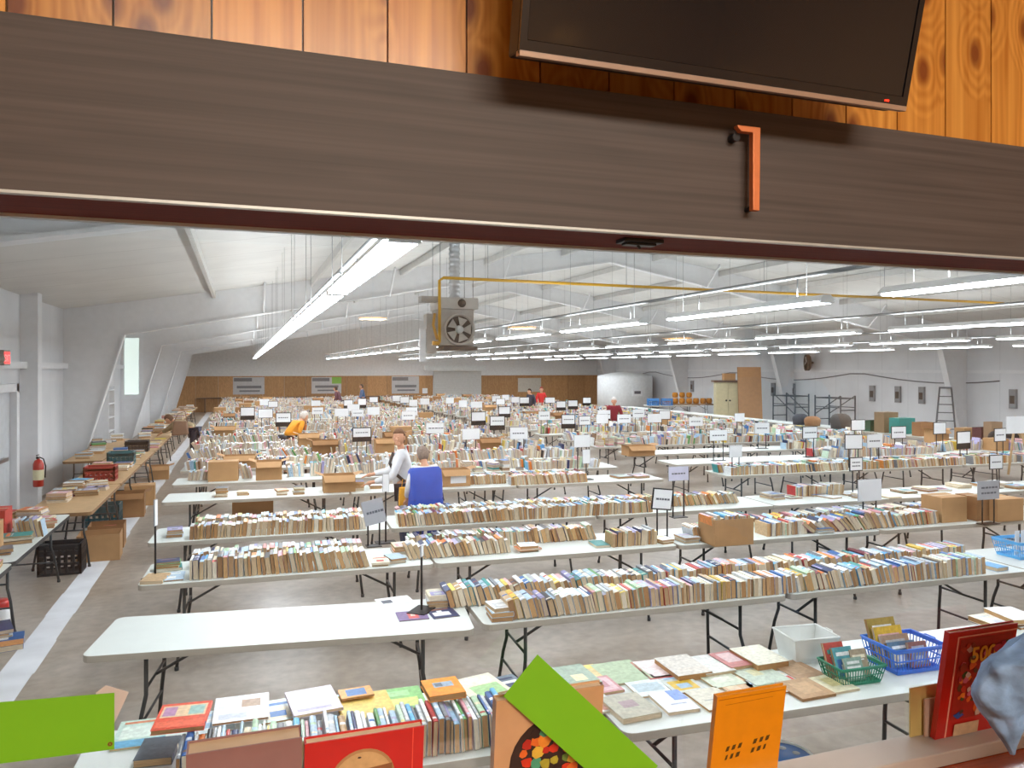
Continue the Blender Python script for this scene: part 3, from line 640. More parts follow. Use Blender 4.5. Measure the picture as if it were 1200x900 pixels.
# row 1
W1f, W1b = 'front rank of second row', 'back rank of second row'
R_(1, ux(600, 1), ux(930, 1)-.02, .03, W1f, lean=(.02, .28)); R_(1, ux(932, 1)+.02, ux(1150, 1), .03, W1f, lean=(.05, .3))
R_(1, ux(527, 1, .45), ux(1128, 1, .45), .42, W1b, lean=(.05, .35))
stack_px(1, 585, .13, 3, 'start of front rank, second row', size=(.15, .2)); stack_px(1, 512, .55, 3, 'start of back rank, second row', size=(.15, .2))
stack_px(1, 1163, .15, 1, 'front rank end by sky blue basket', size=(.15, .2))
p = onz(483, 722, TBH); lay_book(p.x, p.y, -.05, .21, .2, .006, 'bare table', ('purple', '7c6a94'), 'purple picture book with a red figure lying on the bare table', art=[(.15, .8, .35, .7, 'd2605c'), (.4, .65, .45, .6, 'ecd0c0')])
p = onz(519, 719, TBH); lay_book(p.x, p.y, .03, .19, .21, .006, 'bare table', ('dark blue', '34406a'), 'dark blue picture book with a white animal lying on the bare table', art=[(.2, .6, .1, .75, 'e8ecf2'), (.6, .75, .3, .5, 'e8ecf2'), (.8, .92, .1, .8, '9a6a50')])
# row 2
W2 = 'third row, '
stack_px(2, 200, .2, 1, W2+'first table', size=(.2, .26)); stack_px(2, 182, .15, 1, W2+'first table', size=(.18, .24), cname='tan'); stack_px(2, 197, .5, 4, W2+'first table', size=(.2, .16))
R_(2, ux(222, 2), ux(432, 2), .05, W2+'first table front rank', lean=(.0, .3), h=(.14, .18)); R_(2, ux(228, 2, .4), ux(425, 2, .4), .42, W2+'first table back rank', lean=(.0, .3))
stack_px(2, 445, .15, 2, W2+'end of first table', size=(.16, .2)); stack_px(2, 463, .2, 2, W2+'end of first table', size=(.16, .2)); stack_px(2, 470, .55, 3, W2+'end of first table', size=(.16, .2))
R_(2, ux(478, 2, .3), ux(596, 2, .3), .2, W2+'second table', lean=(.1, .4)); stack_px(2, 618, .25, 3, W2+'second table', size=(.2, .16))
R_(2, ux(480, 2, .48), ux(700, 2, .48), .5, W2+'second table back rank', lean=(.05, .35), depth=(.15, .2))
R_(2, ux(714, 2, .2), ux(766, 2, .2), .12, W2+'by the framed sign', lean=(-.05, .1)); stack_px(2, 776, .2, 2, W2+'under the framed sign', size=(.14, .2)); stack_px(2, 702, .25, 1, W2+'second table', size=(.16, .22), cname='teal')
stack_px(2, 805, .15, 3, W2+'beside the big box', size=(.16, .2)); R_(2, ux(812, 2, .15), ux(838, 2, .15), .12, W2+'beside the big box', lean=(.1, .25))
R_(2, ux(892, 2, .2), ux(938, 2, .2), .1, W2+'right of the big box', lean=(-.15, .1)); R_(2, ux(945, 2, .2), ux(1040, 2, .2), .08, W2+'at the blank sign', lean=(.3, .9), h=(.16, .2)); R_(2, ux(1045, 2, .2), ux(1095, 2, .2), .12, W2+'past the blank sign', lean=(.2, 1.0))
R_(2, ux(890, 2, .5), ux(1100, 2, .5), .48, W2+'behind, past the box', lean=(.1, .8)); stack_px(2, 960, .15, 3, W2+'right of the big box', size=(.18, .24))
# row 3
W3 = 'fourth row, '
stack_px(3, 205, .3, 3, W3+'first table', size=(.14, .2))
R_(3, ux(222, 3), ux(428, 3), .05, W3+'first table front rank', lean=(-.1, .12)); R_(3, ux(228, 3, .4), ux(425, 3, .4), .4, W3+'first table back rank', lean=(-.1, .3))
R_(3, ux(468, 3), ux(766, 3), .05, W3+'middle front rank', lean=(-.1, .3)); R_(3, ux(470, 3, .4), ux(766, 3, .4), .4, W3+'middle back rank', lean=(0, .5))
R_(3, ux(792, 3), ux(880, 3), .3, W3+'behind the big box', lean=(.1, .5))
for u in range(905, 1200, 22): stack_px(3, u+R.randint(-4, 4), R.uniform(.12, .6), R.randint(1, 3), W3+'flat books', size=(.2, .27))
R_(3, ux(932, 3, .5), ux(985, 3, .5), .48, W3+'back rank of far tables', lean=(-.1, .1))
# row 4
W4 = 'fifth row, '
for u in (260, 285, 330, 350, 420, 440): stack_px(4, u, R.uniform(.15, .5), R.randint(2, 5), W4+'scattered stacks', size=(.15, .2))
R_(4, ux(548, 4, .2), ux(596, 4, .2), .3, W4+'beside the labelled box'); R_(4, ux(600, 4), ux(688, 4), .06, W4+'front rank by the middle aisle', lean=(-.3, .3)); R_(4, ux(600, 4, .4), ux(680, 4, .4), .4, W4+'back rank by the middle aisle', lean=(-.3, .3))
stack_px(4, 728, .4, 1, W4+'end by the middle aisle', size=(.25, .3), cname='grey'); stack_px(4, 748, .35, 1, W4+'end by the middle aisle', size=(.25, .3))
for (a, b_) in ((7.6, 9.9), (10.1, 12.5), (12.7, 17.1)):
    R_(4, a, b_, .05, W4+'front rank right of the middle aisle', dens=.95); R_(4, a, b_, .4, W4+'back rank right of the middle aisle', dens=.8, lean=(0, .6))
# rows 5..: dense, mixed
for r in range(5, NR):
    wh = 'far rows'
    for side, (xa, xb) in enumerate(((-1.0, 6.3), (7.5, 17.2 if r < 6 else 14.8))):
        for off in (.05, .4):
            x = xa+.05
            if r == 5 and side == 0: x = 3.0 if off < .1 else -.8
            while x < xb-.3:
                L = R.uniform(.5, 2.2); e = min(x+L, xb-.05); q = R.random()
                if r in (5, 6) and side == 1 and x < 10.2: x = e; continue
                if q < .74: R_(r, x, e, off, wh, lean=(-.2, R.uniform(.1, .6)), dens=.96, th=(.018, .045), tall=.05, h=(.13, R.choice([.16, .19, .23])))
                elif q < .9:
                    xx = x+.1
                    while xx < e: flat_stack(xx, rowY(ROWS[r], xx)+off+.12, R.uniform(-.3, .3), R.randint(1, 8), wh); xx += R.uniform(.16, .3)
                    
                x = e+R.uniform(.0, .12)
# ================================================================ SIGNS
M_CARD = mat('white_card', 'f2f4f6', .6, var=.02); M_BLK = mat('black_metal_stand', '1d1f22', .4, .3); M_INK = mat('ink', '5a5f68', .6)
M_GCARD = mat('grey_back_card', 'a9acb2', .6); M_LCARD = mat('lavender_card', 'c9c9dd', .6)
SIGNS = []
def sign(X, Y, Zb, top, w, h, style='legs', label=None, yaw=0., card=None, tilt=0., lines=1):
    t = empty('sign_stand', (X, Y, Zb), yaw)
    fr = M_BLK if style in ('framed', 'navy') else None
    zc = top-h/2; T = Matrix.Translation((0, 0, zc)) @ Matrix.Rotation(tilt, 4, 'Y')
    e = .014 if style == 'framed' else (.004 if style != 'navy' else .02)
    b = MB(); b.box((-w/2-e, -.006, -h/2-e-(h*.45 if style == 'navy' else 0)), (w/2+e, .004, h/2+e), M=T)
    b.build('backing', M_BLK if fr else M_GCARD, t)
    c = MB(); c.box((-w/2, -.009, -h/2), (w/2, -.0062, h/2), M=T)
    for k in range(lines):
        zz = (k-(lines-1)/2)*h*.3; x = -w*.36
        while x < w*.32:
            l = w*R.uniform(.08, .16); c.box((x, -.0098, zz-h*.05), (x+l, -.0092, zz+h*.05), 1, M=T); x += l+w*.03
    c.build('card', [card or M_CARD, M_INK], t)
    if style == 'pole':
        m = MB(); m.tube([(0, 0, .006), (0, 0, zc)], .009, 6); m.build('pole', M_BLK, t); m = MB(); m.box((-.1, -.07, 0), (.1, .07, .01)); m.build('base', M_BLK, t)
    else:
        for s in (-1, 1):
            m = MB(); m.tube([(s*w*.28, 0, .006), (s*w*.28, 0, zc)], .009, 6); m.build('leg', M_BLK, t)
        m = MB(); m.box((-w*.36, -.06, 0), (w*.36, .06, .008)); m.build('base', M_BLK, t)
    tag(t, label, 'sign', 'placards on the book tables'); t['group'] = 'placards on the book tables'; return t
def sign_px(u, vtop, vbase, wpx, hpx, label, Zb=TBH, **kw):
    p = onz(u, vbase, Zb+.0015); z = dep(p); top = (EYE+(HZ-vtop)/F*z)-Zb
    return sign(p.x, p.y, Zb+.0015, top, wpx*z/F, hpx*z/F, label=label, **kw)
sign_px(438, 586, 640, 24, 28, 'tilted grey placard seen from behind, end of first table in third row', style='legs', card=M_GCARD, tilt=-.2, lines=1)
sign_px(452, 556, 636, 7, 20, 'narrow white card on a tall thin black pole behind the grey placard', style='pole', lines=0)
sign_px(182, 586, 676, 6, 30, 'tall pole placard turned edge-on at the bare end of the third row', style='pole', lines=0, yaw=1.2)
sign_px(494, 640, 716, 5, 12, 'thin black pole sign turned edge-on, standing on the bare table', style='pole', lines=0, yaw=.9)
sign_px(776, 574, 630, 24, 22, 'black-framed white placard with handwriting over the third row', style='framed', tilt=.12, lines=1)
sign_px(795, 547, 606, 26, 16, 'lavender-edged white placard standing behind the black-framed handwritten one', style='legs', lines=1, card=M_LCARD)
sign_px(1019, 562, 612, 34, 25, 'large blank white placard over the leaning books of the third row', style='legs', lines=0)
sign_px(1158, 564, 614, 33, 21, 'grey placard with two lines of writing in front of open boxes', style='legs', card=M_GCARD, lines=2)
sign_px(1167, 534, 572, 19, 15, 'small black-framed placard above the grey two-line placard', style='framed')
sign_px(1003, 537, 582, 17, 14, 'small black-framed placard on a pole, left of the large blank one', style='framed', lines=2)
sign_px(424, 502, 536, 20, 10, 'wide black-framed placard just behind the woman in white', style='navy', lines=1)
sign_px(682, 510, 554, 20, 14, 'white placard on black legs where the middle aisle meets the fifth row', style='legs', lines=0)
sign_px(687, 527, 562, 9, 16, 'narrow upright white card below the placard at the middle aisle', style='pole', lines=0)
sign_px(862, 522, 556, 17, 14, 'plain white placard on the first table right of the middle aisle, fifth row', style='legs', lines=0)
SG = [(310,471),(320,472),(290,482),(311,483),(370,472),(372,479),(400,482),(411,485),(414,476),(424,470),(430,484),(436,470),(408,471),(465,467),(477,469),(487,471),(482,482),(478,488),(500,471),(332,490),
(510,471),(542,473),(558,474),(581,467),(586,471),(592,465),(604,467),(614,469),(566,479),(611,488),(582,494),(560,489),(634,492),(644,469),(657,472),(669,474),(687,469),(665,492),(694,489),(707,485),(730,493),(747,486),(766,489),(778,484),
(551,510),(509,502),(607,508),(814,495),(865,489),(840,510),(891,501),(946,511),(1004,496),(1052,501),(1097,507),(1124,518),(1017,513),(996,523),(1165,520)]
rows_s = {}; SPOS = []
for (u, v) in SG:
    z = 1.28*F/(v-HZ); p = at(u, v, z); r = min(range(4, NR), key=lambda k: abs(rowY(ROWS[k], p.x)+.38-p.y))
    Y = rowY(ROWS[r], p.x)+.38; X = uX(u, Y); Y = rowY(ROWS[r], X)+.33
    if 6.3 < X < 7.6: X = 6.25 if X < 6.95 else 7.7
    big = 1.15 if v < 480 else 1.
    rows_s.setdefault(r, []).append((X, Y, u, v, big))
for r, L in rows_s.items():
    L.sort(); 
    for k in range(1, len(L)):
        if L[k][0]-L[k-1][0] < .45: L[k] = (L[k-1][0]+.46,)+L[k][1:]
    for k, (X, Y, u, v, big) in enumerate(L):
        SPOS.append((X, Y)); st = 'navy' if (u == 1124 or R.random() < .12) else R.choice(['legs', 'legs', 'framed'])
        nm = {'navy': 'white card over a black panel', 'legs': 'plain white placard on black legs', 'framed': 'black-framed white placard'}[st]
        sign(X, Y, TBH+.0015, R.uniform(.55, .62), .36*R.uniform(.85, 1.1), .22*R.uniform(.9, 1.1), st, '%s, %s table row, %s of its signs from the left' % (nm, ordw(r+1), ordw(k+1)), lines=0 if r > 12 else R.choice([0, 1]), yaw=R.uniform(-.2, .2))
# easel at the far right: placard on leaning wooden sticks
P = onz(1178, 560, .0)
t = empty('easel_sign', tuple(onz(1186, 556, .74))); tz = dep(t.location); s_ = tz/F; tag(t, 'white placard on a pale wooden stick easel at the right of the hall', 'sign')
m = MB(); m.tube([(-.1*s_*60, 0, .0), (.12, .03, 68*s_)], .02, 6); m.build('stick', M_WTOP, t); m = MB(); m.tube([(.42, 0, 0), (.2, .03, 66*s_)], .02, 6); m.build('stick', M_WTOP, t)
m = MB(); m.box((-.14, -.02, 48*s_), (.36, 0, 68*s_)); m.build('card', M_CARD, t)

# ================================================================ CARDBOARD BOXES, TUBS AND BASKETS
M_CB = mat('cardboard', 'b98f62', .8, var=.06); M_CB2 = mat('dark_cardboard', '9a7048', .8, var=.08)
def carton(X, Y, Z, w, d, h, rz=0., label='', group=None, open_=True, card=None, m_=None, flaps=True):
    t = empty('cardboard_box', (X, Y, Z+.0012), rz); th = .006; m = MB()
    for lo, hi in (((0,0,0),(w,d,th)), ((0,0,th),(w,th,h)), ((0,d-th,th),(w,d,h)), ((0,th,th),(th,d-th,h)), ((w-th,th,th),(w,d-th,h))): m.box(lo, hi)
    if not open_: m.box((0,0,h-.001),(w,d,h+th)); 
    m.build('body', m_ or M_CB, t)
    if open_ and flaps:
        m = MB(); m.face([(0,0,h),(w,0,h),(w-.02,-.1,h-.08),(.02,-.1,h-.08)]); m.build('flap', m_ or M_CB, t)
        m = MB(); m.face([(0,0,h),(0,d,h),(-.11,d-.02,h+.04),(-.11,.02,h+.04)]); m.build('flap', m_ or M_CB, t)
        m = MB(); m.face([(w,0,h),(w,d,h),(w+.11,d-.02,h+.03),(w+.11,.02,h+.03)]); m.build('flap', m_ or M_CB, t)
    if not open_:
        m = MB(); m.box((0, d*.46, h+th), (w, d*.54, h+th+.001)); m.build('tape', mat('packing_tape', 'cbb08a', .3), t)
    if card:
        m = MB(); m.box((w*.3, -.002, h*.2), (w*.85, -.0005, h*.8)); m.build('label_sheet', M_CARD, t)
    tag(t, label, 'box', group); return t
def carton_px(u, v, Z, wpx, h, d, label, **kw):
    p = onz(u, v, Z+.0012); z = dep(p); return carton(p.x, p.y, Z, wpx*z/F, d, h, math.atan(SL), label, **kw), p
c, p = carton_px(838, 641, TBH, 52, .26, .32, 'big brown cardboard box full of books in the third row', open_=True, flaps=False)
rank((p.x+.02, p.y+.05, 0), (1, SL, 0), 0, .4, 'big brown box', depth=(.2, .24), h=(.17, .21), lean=(.0, .3), z=TBH+.09, th=(.02, .04)); 
carton_px(379, 578, TBH, 37, .24, .3, 'brown cardboard box with bent flaps on the fifth row, nearest the woman', open_=True)
carton_px(518, 571, TBH, 34, .25, .28, 'cardboard box with a white sheet on its side, behind the blue vest', open_=True, card=True)
carton_px(272, 611, 0.0, 46, .3, .35, 'closed brown box on the floor behind the fourth row', open_=False, m_=M_CB2)
carton_px(737, 535, TBH, 34, .2, .35, 'wide open cardboard box at the end of a table on the middle aisle', open_=True)
carton_px(1104, 613, TBH, 37, .28, .3, 'brown cardboard box left of the grey two-line placard', open_=False); carton_px(1145, 611, TBH, 20, .27, .3, 'narrow brown carton behind the legs of the grey placard', open_=False, m_=M_CB2)
carton_px(1169, 612, TBH, 40, .25, .3, 'tan cardboard box right of the grey two-line placard', open_=False)
n = 0; BL = set()
for r in range(5, NR, 1):
    for j in range(3):
        xa, xb = (-1., 5.9) if R.random() < .6 else (8., 14.2); X = R.uniform(xa, xb)
        if r < 7 and X > 7: X += 3
        if any(abs(q[0]-X-.22) < .6 and abs(q[1]-rowY(ROWS[r], X)-.3) < .6 for q in SPOS): continue
        bl = (r, X < 7, int((X+1.2)/.8))
        if bl in BL: continue
        BL.add(bl); SPOS.append((X+.22, rowY(ROWS[r], X)+.3))
        Y = rowY(ROWS[r], X)+R.uniform(.03, .3)
        h_ = R.uniform(.2, .32)
        # keep books out of the box
        w_ = R.uniform(.35, .55)
        BOOKS[:] = [b for b in BOOKS if not (b['where'] == 'far rows' and X-.05 < b['M'].translation.x < X+w_ and Y-.2 < b['M'].translation.y < Y+.36)]
        carton(X, Y, TBH, w_, .32, h_, math.atan(SL), 'cardboard box on the %s table row, %s' % (ordw(r+1), ('left' if X < 7 else 'right')+' of the middle aisle, %s step along' % ordw(max(1, int((X+1.2)/.8)))), 'cardboard boxes of the far rows', open_=R.random() < .5, m_=R.choice([M_CB, M_CB2]))
def tub(X, Y, Z, w, d, h, rz, mt, name, label, lattice=False, rim=.012):
    t = empty(name, (X, Y, Z+.001), rz); m = MB(); k = .82; th = .004
    def ring(s, z): return [Vector((-w/2*s, -d/2*s, z)), Vector((w/2*s, -d/2*s, z)), Vector((w/2*s, d/2*s, z)), Vector((-w/2*s, d/2*s, z))]
    def wall(z0, z1, off=0.):
        s0, s1 = k+(1-k)*z0/h, k+(1-k)*z1/h
        a, b = ring(s0, z0), ring(s1, z1); a2, b2 = [p*(1-th/w*2) for p in a], [p*(1-th/w*2) for p in b]
        for p in a2: p.z = z0
        for p in b2: p.z = z1
        for i in range(4):
            j = (i+1) % 4
            m.face([a[i], a[j], b[j], b[i]]); m.face([a2[j], a2[i], b2[i], b2[j]]); m.face([b[i], b[j], b2[j], b2[i]]); m.face([a[j], a[i], a2[i], a2[j]])
    m.face(ring(k, 0)[::-1]); m.face(ring(k, .003))
    if not lattice: wall(0, h)
    else:
        wall(0, h*.16); wall(h*.5, h*.56); wall(h*.86, h)
        for i in range(4):
            a, b = ring(k+(1-k)*.1, h*.1), ring(k+(1-k)*.9, h*.9); j = (i+1) % 4; nn = 16 if i % 2 == 0 else 11
            for q in range(nn+1):
                f_ = q/nn; m.tube([a[i].lerp(a[j], f_)*.993, b[i].lerp(b[j], f_)*.993], .0028, 5, caps=False)
    m.build('body', mt, t); m = MB(); c = ring(1.0, h)
    for i in range(4): m.tube([c[i], c[(i+1) % 4]], rim/2, 8)
    m.build('rim', mt, t); 
    for s in (-1, 1):
        m = MB(); m.tube([(s*w/2, -d*.18, h), (s*(w/2+.012), -d*.12, h+.006), (s*(w/2+.012), d*.12, h+.006), (s*w/2, d*.18, h)], .004, 6); m.build('handle', mt, t)
    tag(t, label, 'basket'); return t
M_BLU = mat('blue_plastic', '2f78e0', .35); M_GRN = mat('green_plastic', '1f8a6c', .35); M_WPL = mat('white_plastic', 'e6e9e6', .35); M_SKY = mat('sky_blue_plastic', '4fb0ea', .35)
p = onz(944, 770, TBH); tub(p.x, p.y, TBH, .30, .24, .15, -.12, M_WPL, 'plastic_tub', 'empty white plastic tub on the nearest table')
p = onz(998, 796, TBH); tub(p.x, p.y, TBH, .30, .2, .10, -.05, M_GRN, 'plastic_basket', 'green lattice basket of books at the edge of the nearest table', True); pg_ = p
p = onz(1059, 780, TBH); tub(p.x, p.y, TBH, .37, .28, .15, -.05, M_BLU, 'plastic_basket', 'bright blue lattice basket of books on the nearest table', True); pb_ = p
def lean_book(x, y, z, rz, lean, W, H, T, cname, label, art=None):
    """a book standing on its tail, cover towards the window, leaning back by LEAN"""
    M = RZ(rz, (x, y, z)) @ Matrix.Rotation(-lean, 4, 'X') @ Matrix(((0,0,1,-W/2),(-1,0,0,T),(0,1,0,0),(0,0,0,1)))
    # local: T -> -y (cover towards viewer), H -> z, W -> x
    add_book(M, T, H, W, 'baskets', 'flat', cname, None, label, art)
for (dx, dy, le, W, H, T, cn, lb) in ((-.06, .015, .4, .13, .19, .02, ('red', 'b8453a'), 'red and teal paperback leaning at the back of the green basket'), (-.03, -.012, .4, .13, .17, .02, ('teal', '4f9fa8'), 'teal paperback leaning in the middle of the green basket'), (.065, -.02, .35, .11, .15, .018, ('tan', 'a89880'), 'tan paperback leaning at the right of the green basket'), (.0, -.045, .4, .12, .12, .015, ('grey green', '8ca89c'), 'grey-green booklet leaning at the front of the green basket')):
    lean_book(pg_.x+dx, pg_.y+dy, TBH+.012, -.05, le, W, H, T, cn, lb)
for (dx, dy, le, W, H, T, cn, lb) in ((-.05, .05, .35, .2, .25, .02, ('olive', 'a38a3c'), 'olive paperback standing tallest at the back of the blue basket'), (-.04, .02, .35, .2, .21, .02, ('yellow', 'd8b032'), 'yellow paperback leaning in the blue basket'), (-.03, -.01, .35, .2, .17, .02, ('tan', 'a98d74'), 'tan paperback leaning in the blue basket'), (-.02, -.04, .35, .2, .14, .025, ('steel blue', '5f8098'), 'steel blue paperback leaning in the blue basket'), (.06, -.075, .3, .13, .14, .02, ('brown', '9a6a5c'), 'brown-pink paperback at the front of the blue basket')):
    lean_book(pb_.x+dx, pb_.y+dy, TBH+.012, -.05, le, W, H, T, cn, lb)
p = onz(1194, 652, TBH); tub(p.x+.05, p.y, TBH, .42, .3, .16, -.05, M_SKY, 'plastic_basket', 'sky blue lattice basket of papers at the far end of the second row', True)
for k, (dx, dz, a) in enumerate(((-.08, .0, .4), (.02, .01, .2), (.1, .0, -.3))):
    m = MB(); m.box((-.07, -.002, 0), (.07, .002, .22)); o = m.build('paper_sheet', M_CARD); o.matrix_world = RZ(a, (p.x+.05+dx, p.y, TBH+.02)) @ Matrix.Rotation(.25*a, 4, 'Y')
    tag(o, ['white sheet sticking up nearest the empty tabletop in the sky blue basket', 'white sheet sticking up in the middle of the sky blue basket', 'white sheet sticking up furthest right in the sky blue basket'][k], 'paper', 'sheets in the sky blue basket')
p = onz(462, 704, TBH); m = MB(); m.box((-.13, -.09, 0), (.13, .09, .0015)); m.box((-.1, -.05, .0015), (-.02, .03, .0019), 1); o = m.build('paper_sheet', [M_CARD, M_INK]); o.matrix_world = RZ(.1, (p.x, p.y, TBH+.001)); tag(o, 'white sheet with grey print lying at the back of the bare table', 'paper')
# blue and white round tub on the floor by the window wall
p = onz(917, 884, 0.42); t = empty('round_storage_bin', (p.x, p.y, 0)); tag(t, 'round blue bin with pale dots and a white rim, under the nearest table edge', 'bin')
m = MB(); m.lathe([(.001, .01), (.13, .01), (.16, .40)], 28); m.lathe([(.155, .40), (.125, .05), (.001, .05)], 28); m.build('body', mat('bright_blue_bin', '2a80d8', .4), t)
m = MB(); m.lathe([(.152, .395), (.152, .42), (.168, .42), (.168, .395)], 28); m.build('rim', M_WPL, t)
m = MB(); m.lathe([(.001, .412), (.152, .412), (.152, .407), (.001, .407)], 28); m.build('lid', mat('bright_blue_bin', '2a80d8'), t)
m = MB()
for k in range(7): a = k*2*PI/7; m.lathe([(.001, .4135), (.02, .4135), (.02, .4122)], 12, M=Matrix.Translation((.09*math.cos(a), .09*math.sin(a), 0)))
m.build('dot_pattern', mat('pale_dots', 'c5cfd6'), t)

# ================================================================ THINGS ON THE WINDOW SILL
NFRONT = 0
SZ_ = EYE-.812
def sill_book(x0, x1, top, T, cover, page, label, deco=None, yt=1.238, yb=1.268):
    """upright book facing the room; its top tips slightly towards the viewer"""
    global NFRONT
    NFRONT += 1; h = top-SZ_
    L = math.atan2(yb-yt, h); M = Matrix.Translation((x0, yb, SZ_+T*math.sin(L)*0+.0012)) @ Matrix.Rotation(L, 4, 'X')
    w = x1-x0; H = h/math.cos(L); m = MB(); mc = mat('cover_'+cover, cover, .3, var=.05, scale=30, coat=.3)
    lo = .0
    m.box((0, 0, lo), (w, .0022, H)); m.box((0, T-.0022, lo), (w, T, H)); m.box((0, .0022, lo), (.003, T-.0022, H))
    o = m.build('book', mc); o.matrix_world = M; tag(o, label, 'book')
    m = MB(); m.box((.003, .0023, .003), (w-.003, T-.0023, H-.003), 0, rgb(page)); m.build('page_block', M_ATTR, o)
    if deco: deco(o, w, H)
    return o
def patch(o, name, polys, col, dy=-.0004, th=.0004, rough=.4):
    m = MB()
    for P in polys: m.prism([(x, z) for x, z in P], 0, th, M=Matrix(((1,0,0,0),(0,0,1,dy-th),(0,1,0,0),(0,0,0,1))))
    return m.build(name, mat('print_'+col, col, rough, var=.12, scale=60), o)
def ell(cx, cz, rx, rz_, a0=0, a1=360, n=28): return [(cx+rx*math.cos(math.radians(a0+(a1-a0)*k/n)), cz+rz_*math.sin(math.radians(a0+(a1-a0)*k/n))) for k in range(n)]
def text(s, size, col, o, x, z, dy=-.001, name='lettering', ext=.0004, rot=0., sx=1.):
    cu = bpy.data.curves.new('t', 'FONT'); cu.body = s; cu.size = size; cu.extrude = ext; cu.offset = size*.02
    tmp = bpy.data.objects.new('t', cu); C.objects.link(tmp); dg = bpy.context.evaluated_depsgraph_get()
    me = bpy.data.meshes.new_from_object(tmp.evaluated_get(dg)); C.objects.unlink(tmp); bpy.data.objects.remove(tmp)
    me.materials.clear(); me.materials.append(mat('print_'+col, col, .5)); ob = bpy.data.objects.new(name, me); C.objects.link(ob); ob.parent = o
    ob.matrix_local = Matrix.Translation((x, dy, z)) @ Matrix.Rotation(PI/2, 4, 'X') @ Matrix.Rotation(rot, 4, 'Z') @ Matrix.Diagonal((sx, 1, 1, 1)); return ob
def deco_red(o, w, h):
    cx = w*.48
    patch(o, 'round_picture', [ell(cx, h-.075, .052, .052)], 'b08a5c')
    patch(o, 'picture_arch', [ell(cx, h-.075, .047, .047)], 'c9a878', dy=-.0009)
    patch(o, 'picture_base', [[(cx-.047, h-.062), (cx+.047, h-.054), (cx+.047, h-.075), (cx+.03, h-.11), (cx-.03, h-.11), (cx-.047, h-.08)]], '8a5b38', dy=-.0014)
    patch(o, 'picture_lines', [[(cx-.04+k*.02, h-.068), (cx-.03+k*.02, h-.066), (cx-.03+k*.02, h-.078), (cx-.04+k*.02, h-.08)] for k in range(4)], '6d2a1c', dy=-.0019)
    patch(o, 'hinge_line', [[(w-.019, 0), (w-.0175, 0), (w-.0175, h), (w-.019, h)]], 'e8604a')
    patch(o, 'small_hole', [ell(cx-.006, h-.036, .003, .0015)], '3a2a1c', dy=-.0019)
sill_book(.093, .283, EYE-.588, .02, 'c01a12', 'e0c9a8', 'glossy red book with a round tan picture, upright on the window sill', deco_red)
def deco_food(o, w, h):
    rr = random.Random(3); cols = ['d96a28', 'c8391f', 'e08a30', '3a2418', 'a8a035', '6a8a3a', 'b02a1c', '2a1a14', 'd8b040', '4a9a78', 'c24a24']
    patch(o, 'dark_round_picture', [ell(w*.56, h-.125, .085, .085)], '2e1e16')
    k = 0
    for i in range(-4, 5):
        for j in range(-4, 5):
            x = w*.56+i*.019+rr.uniform(-.004, .004); z = h-.125+j*.019+rr.uniform(-.004, .004)
            if math.hypot(x-w*.56, z-(h-.125)) < .074:
                n = 7; r_ = rr.uniform(.008, .014); pl = [(x+r_*rr.uniform(.7, 1.1)*math.cos(a*2*PI/n), z+r_*rr.uniform(.7, 1.1)*math.sin(a*2*PI/n)) for a in range(n)]
                patch(o, 'fruit_picture', [pl], cols[rr.randrange(len(cols))], dy=-.0009-.00003*k); k += 1
sill_book(.408, .61, EYE-.566, .02, 'c39a70', 'd8c0a0', 'tan cookbook with a fruit picture behind the tilted green card', deco_food)
def deco_orange(o, w, h):
    rr = random.Random(5)
    for row in range(2):
        x = .03
        for k in range(9):
            wd = rr.uniform(.007, .011)
            if k in (3,): x += .02
            z = h-.118-row*.018+.09*(x-.03); patch(o, 'title_print', [[(x, z), (x+wd*.7, z+.001), (x+wd, z+.011), (x+.003, z+.01)]], '4e3a10'); x += wd+.004
            if x > w-.03: break
    patch(o, 'top_crease', [[(.004, h-.008), (w-.004, h-.008), (w-.004, h-.0065), (.004, h-.0065)], [(.02, h-.02), (w-.03, h-.018), (w-.03, h-.0172), (.02, h-.0192)]], 'a86408')
sill_book(.8467, 1.005, EYE-.621, .012, 'd98a10', 'c98a20', 'tall orange-yellow paperback with faint title print on the window sill', deco_orange)
def deco_500(o, w, h):
    patch(o, 'pale_border', [[(.026, .0), (.03, .0), (.03, h-.012), (.026, h-.012)], [(.026, h-.015), (w, h-.015), (w, h-.012), (.026, h-.012)]], 'e8a890')
    patch(o, 'dark_picture', [[(.036, .04), (w-.01, .04), (w-.01, h-.02), (.036, h-.02)]], '9c2418')
    rr = random.Random(9); cols = ['7a8a60', 'c05a70', 'd05a20', '3a4a20', 'b8331c', 'e07a28', '5a3a20', 'a02038', 'c8a89a', '88301c']
    for k in range(90):
        x = rr.uniform(.045, w-.02); z = rr.uniform(.05, h-.035); n = 6; r_ = rr.uniform(.006, .013)
        patch(o, 'flower_picture', [[(x+r_*rr.uniform(.5, 1.1)*math.cos(a*2*PI/n), z+r_*rr.uniform(.5, 1.1)*math.sin(a*2*PI/n)) for a in range(n)]], cols[k % 10], dy=-.0009-.00003*k)
    patch(o, 'blue_bird_picture', [[(.04, .052), (.06, .06), (.072, .05), (.055, .042)]], '2f4a90', dy=-.0026)
    text('500', .05, 'e0a020', o, .068, h-.075, dy=-.0034)
    patch(o, 'price_sticker', [[(.048, .002), (.12, .002), (.12, .03), (.048, .03)]], 'c8a888', dy=-.003)
sill_book(1.428, 1.63, EYE-.567, .013, 'b81c14', 'd8b890', 'large red book with yellow 500 on its cover beside the denim sleeve', deco_500, yt=1.238, yb=1.275)
sill_book(-.078, .089, EYE-.576, .036, '8e6a66', 'cbb090', 'thick mauve-brown book with cream page tops left of the glossy red book', None)
sill_book(-.2, -.083, EYE-.602, .012, '5a1512', '6a2a20', 'dark red book standing on the sill left of the mauve one', None)
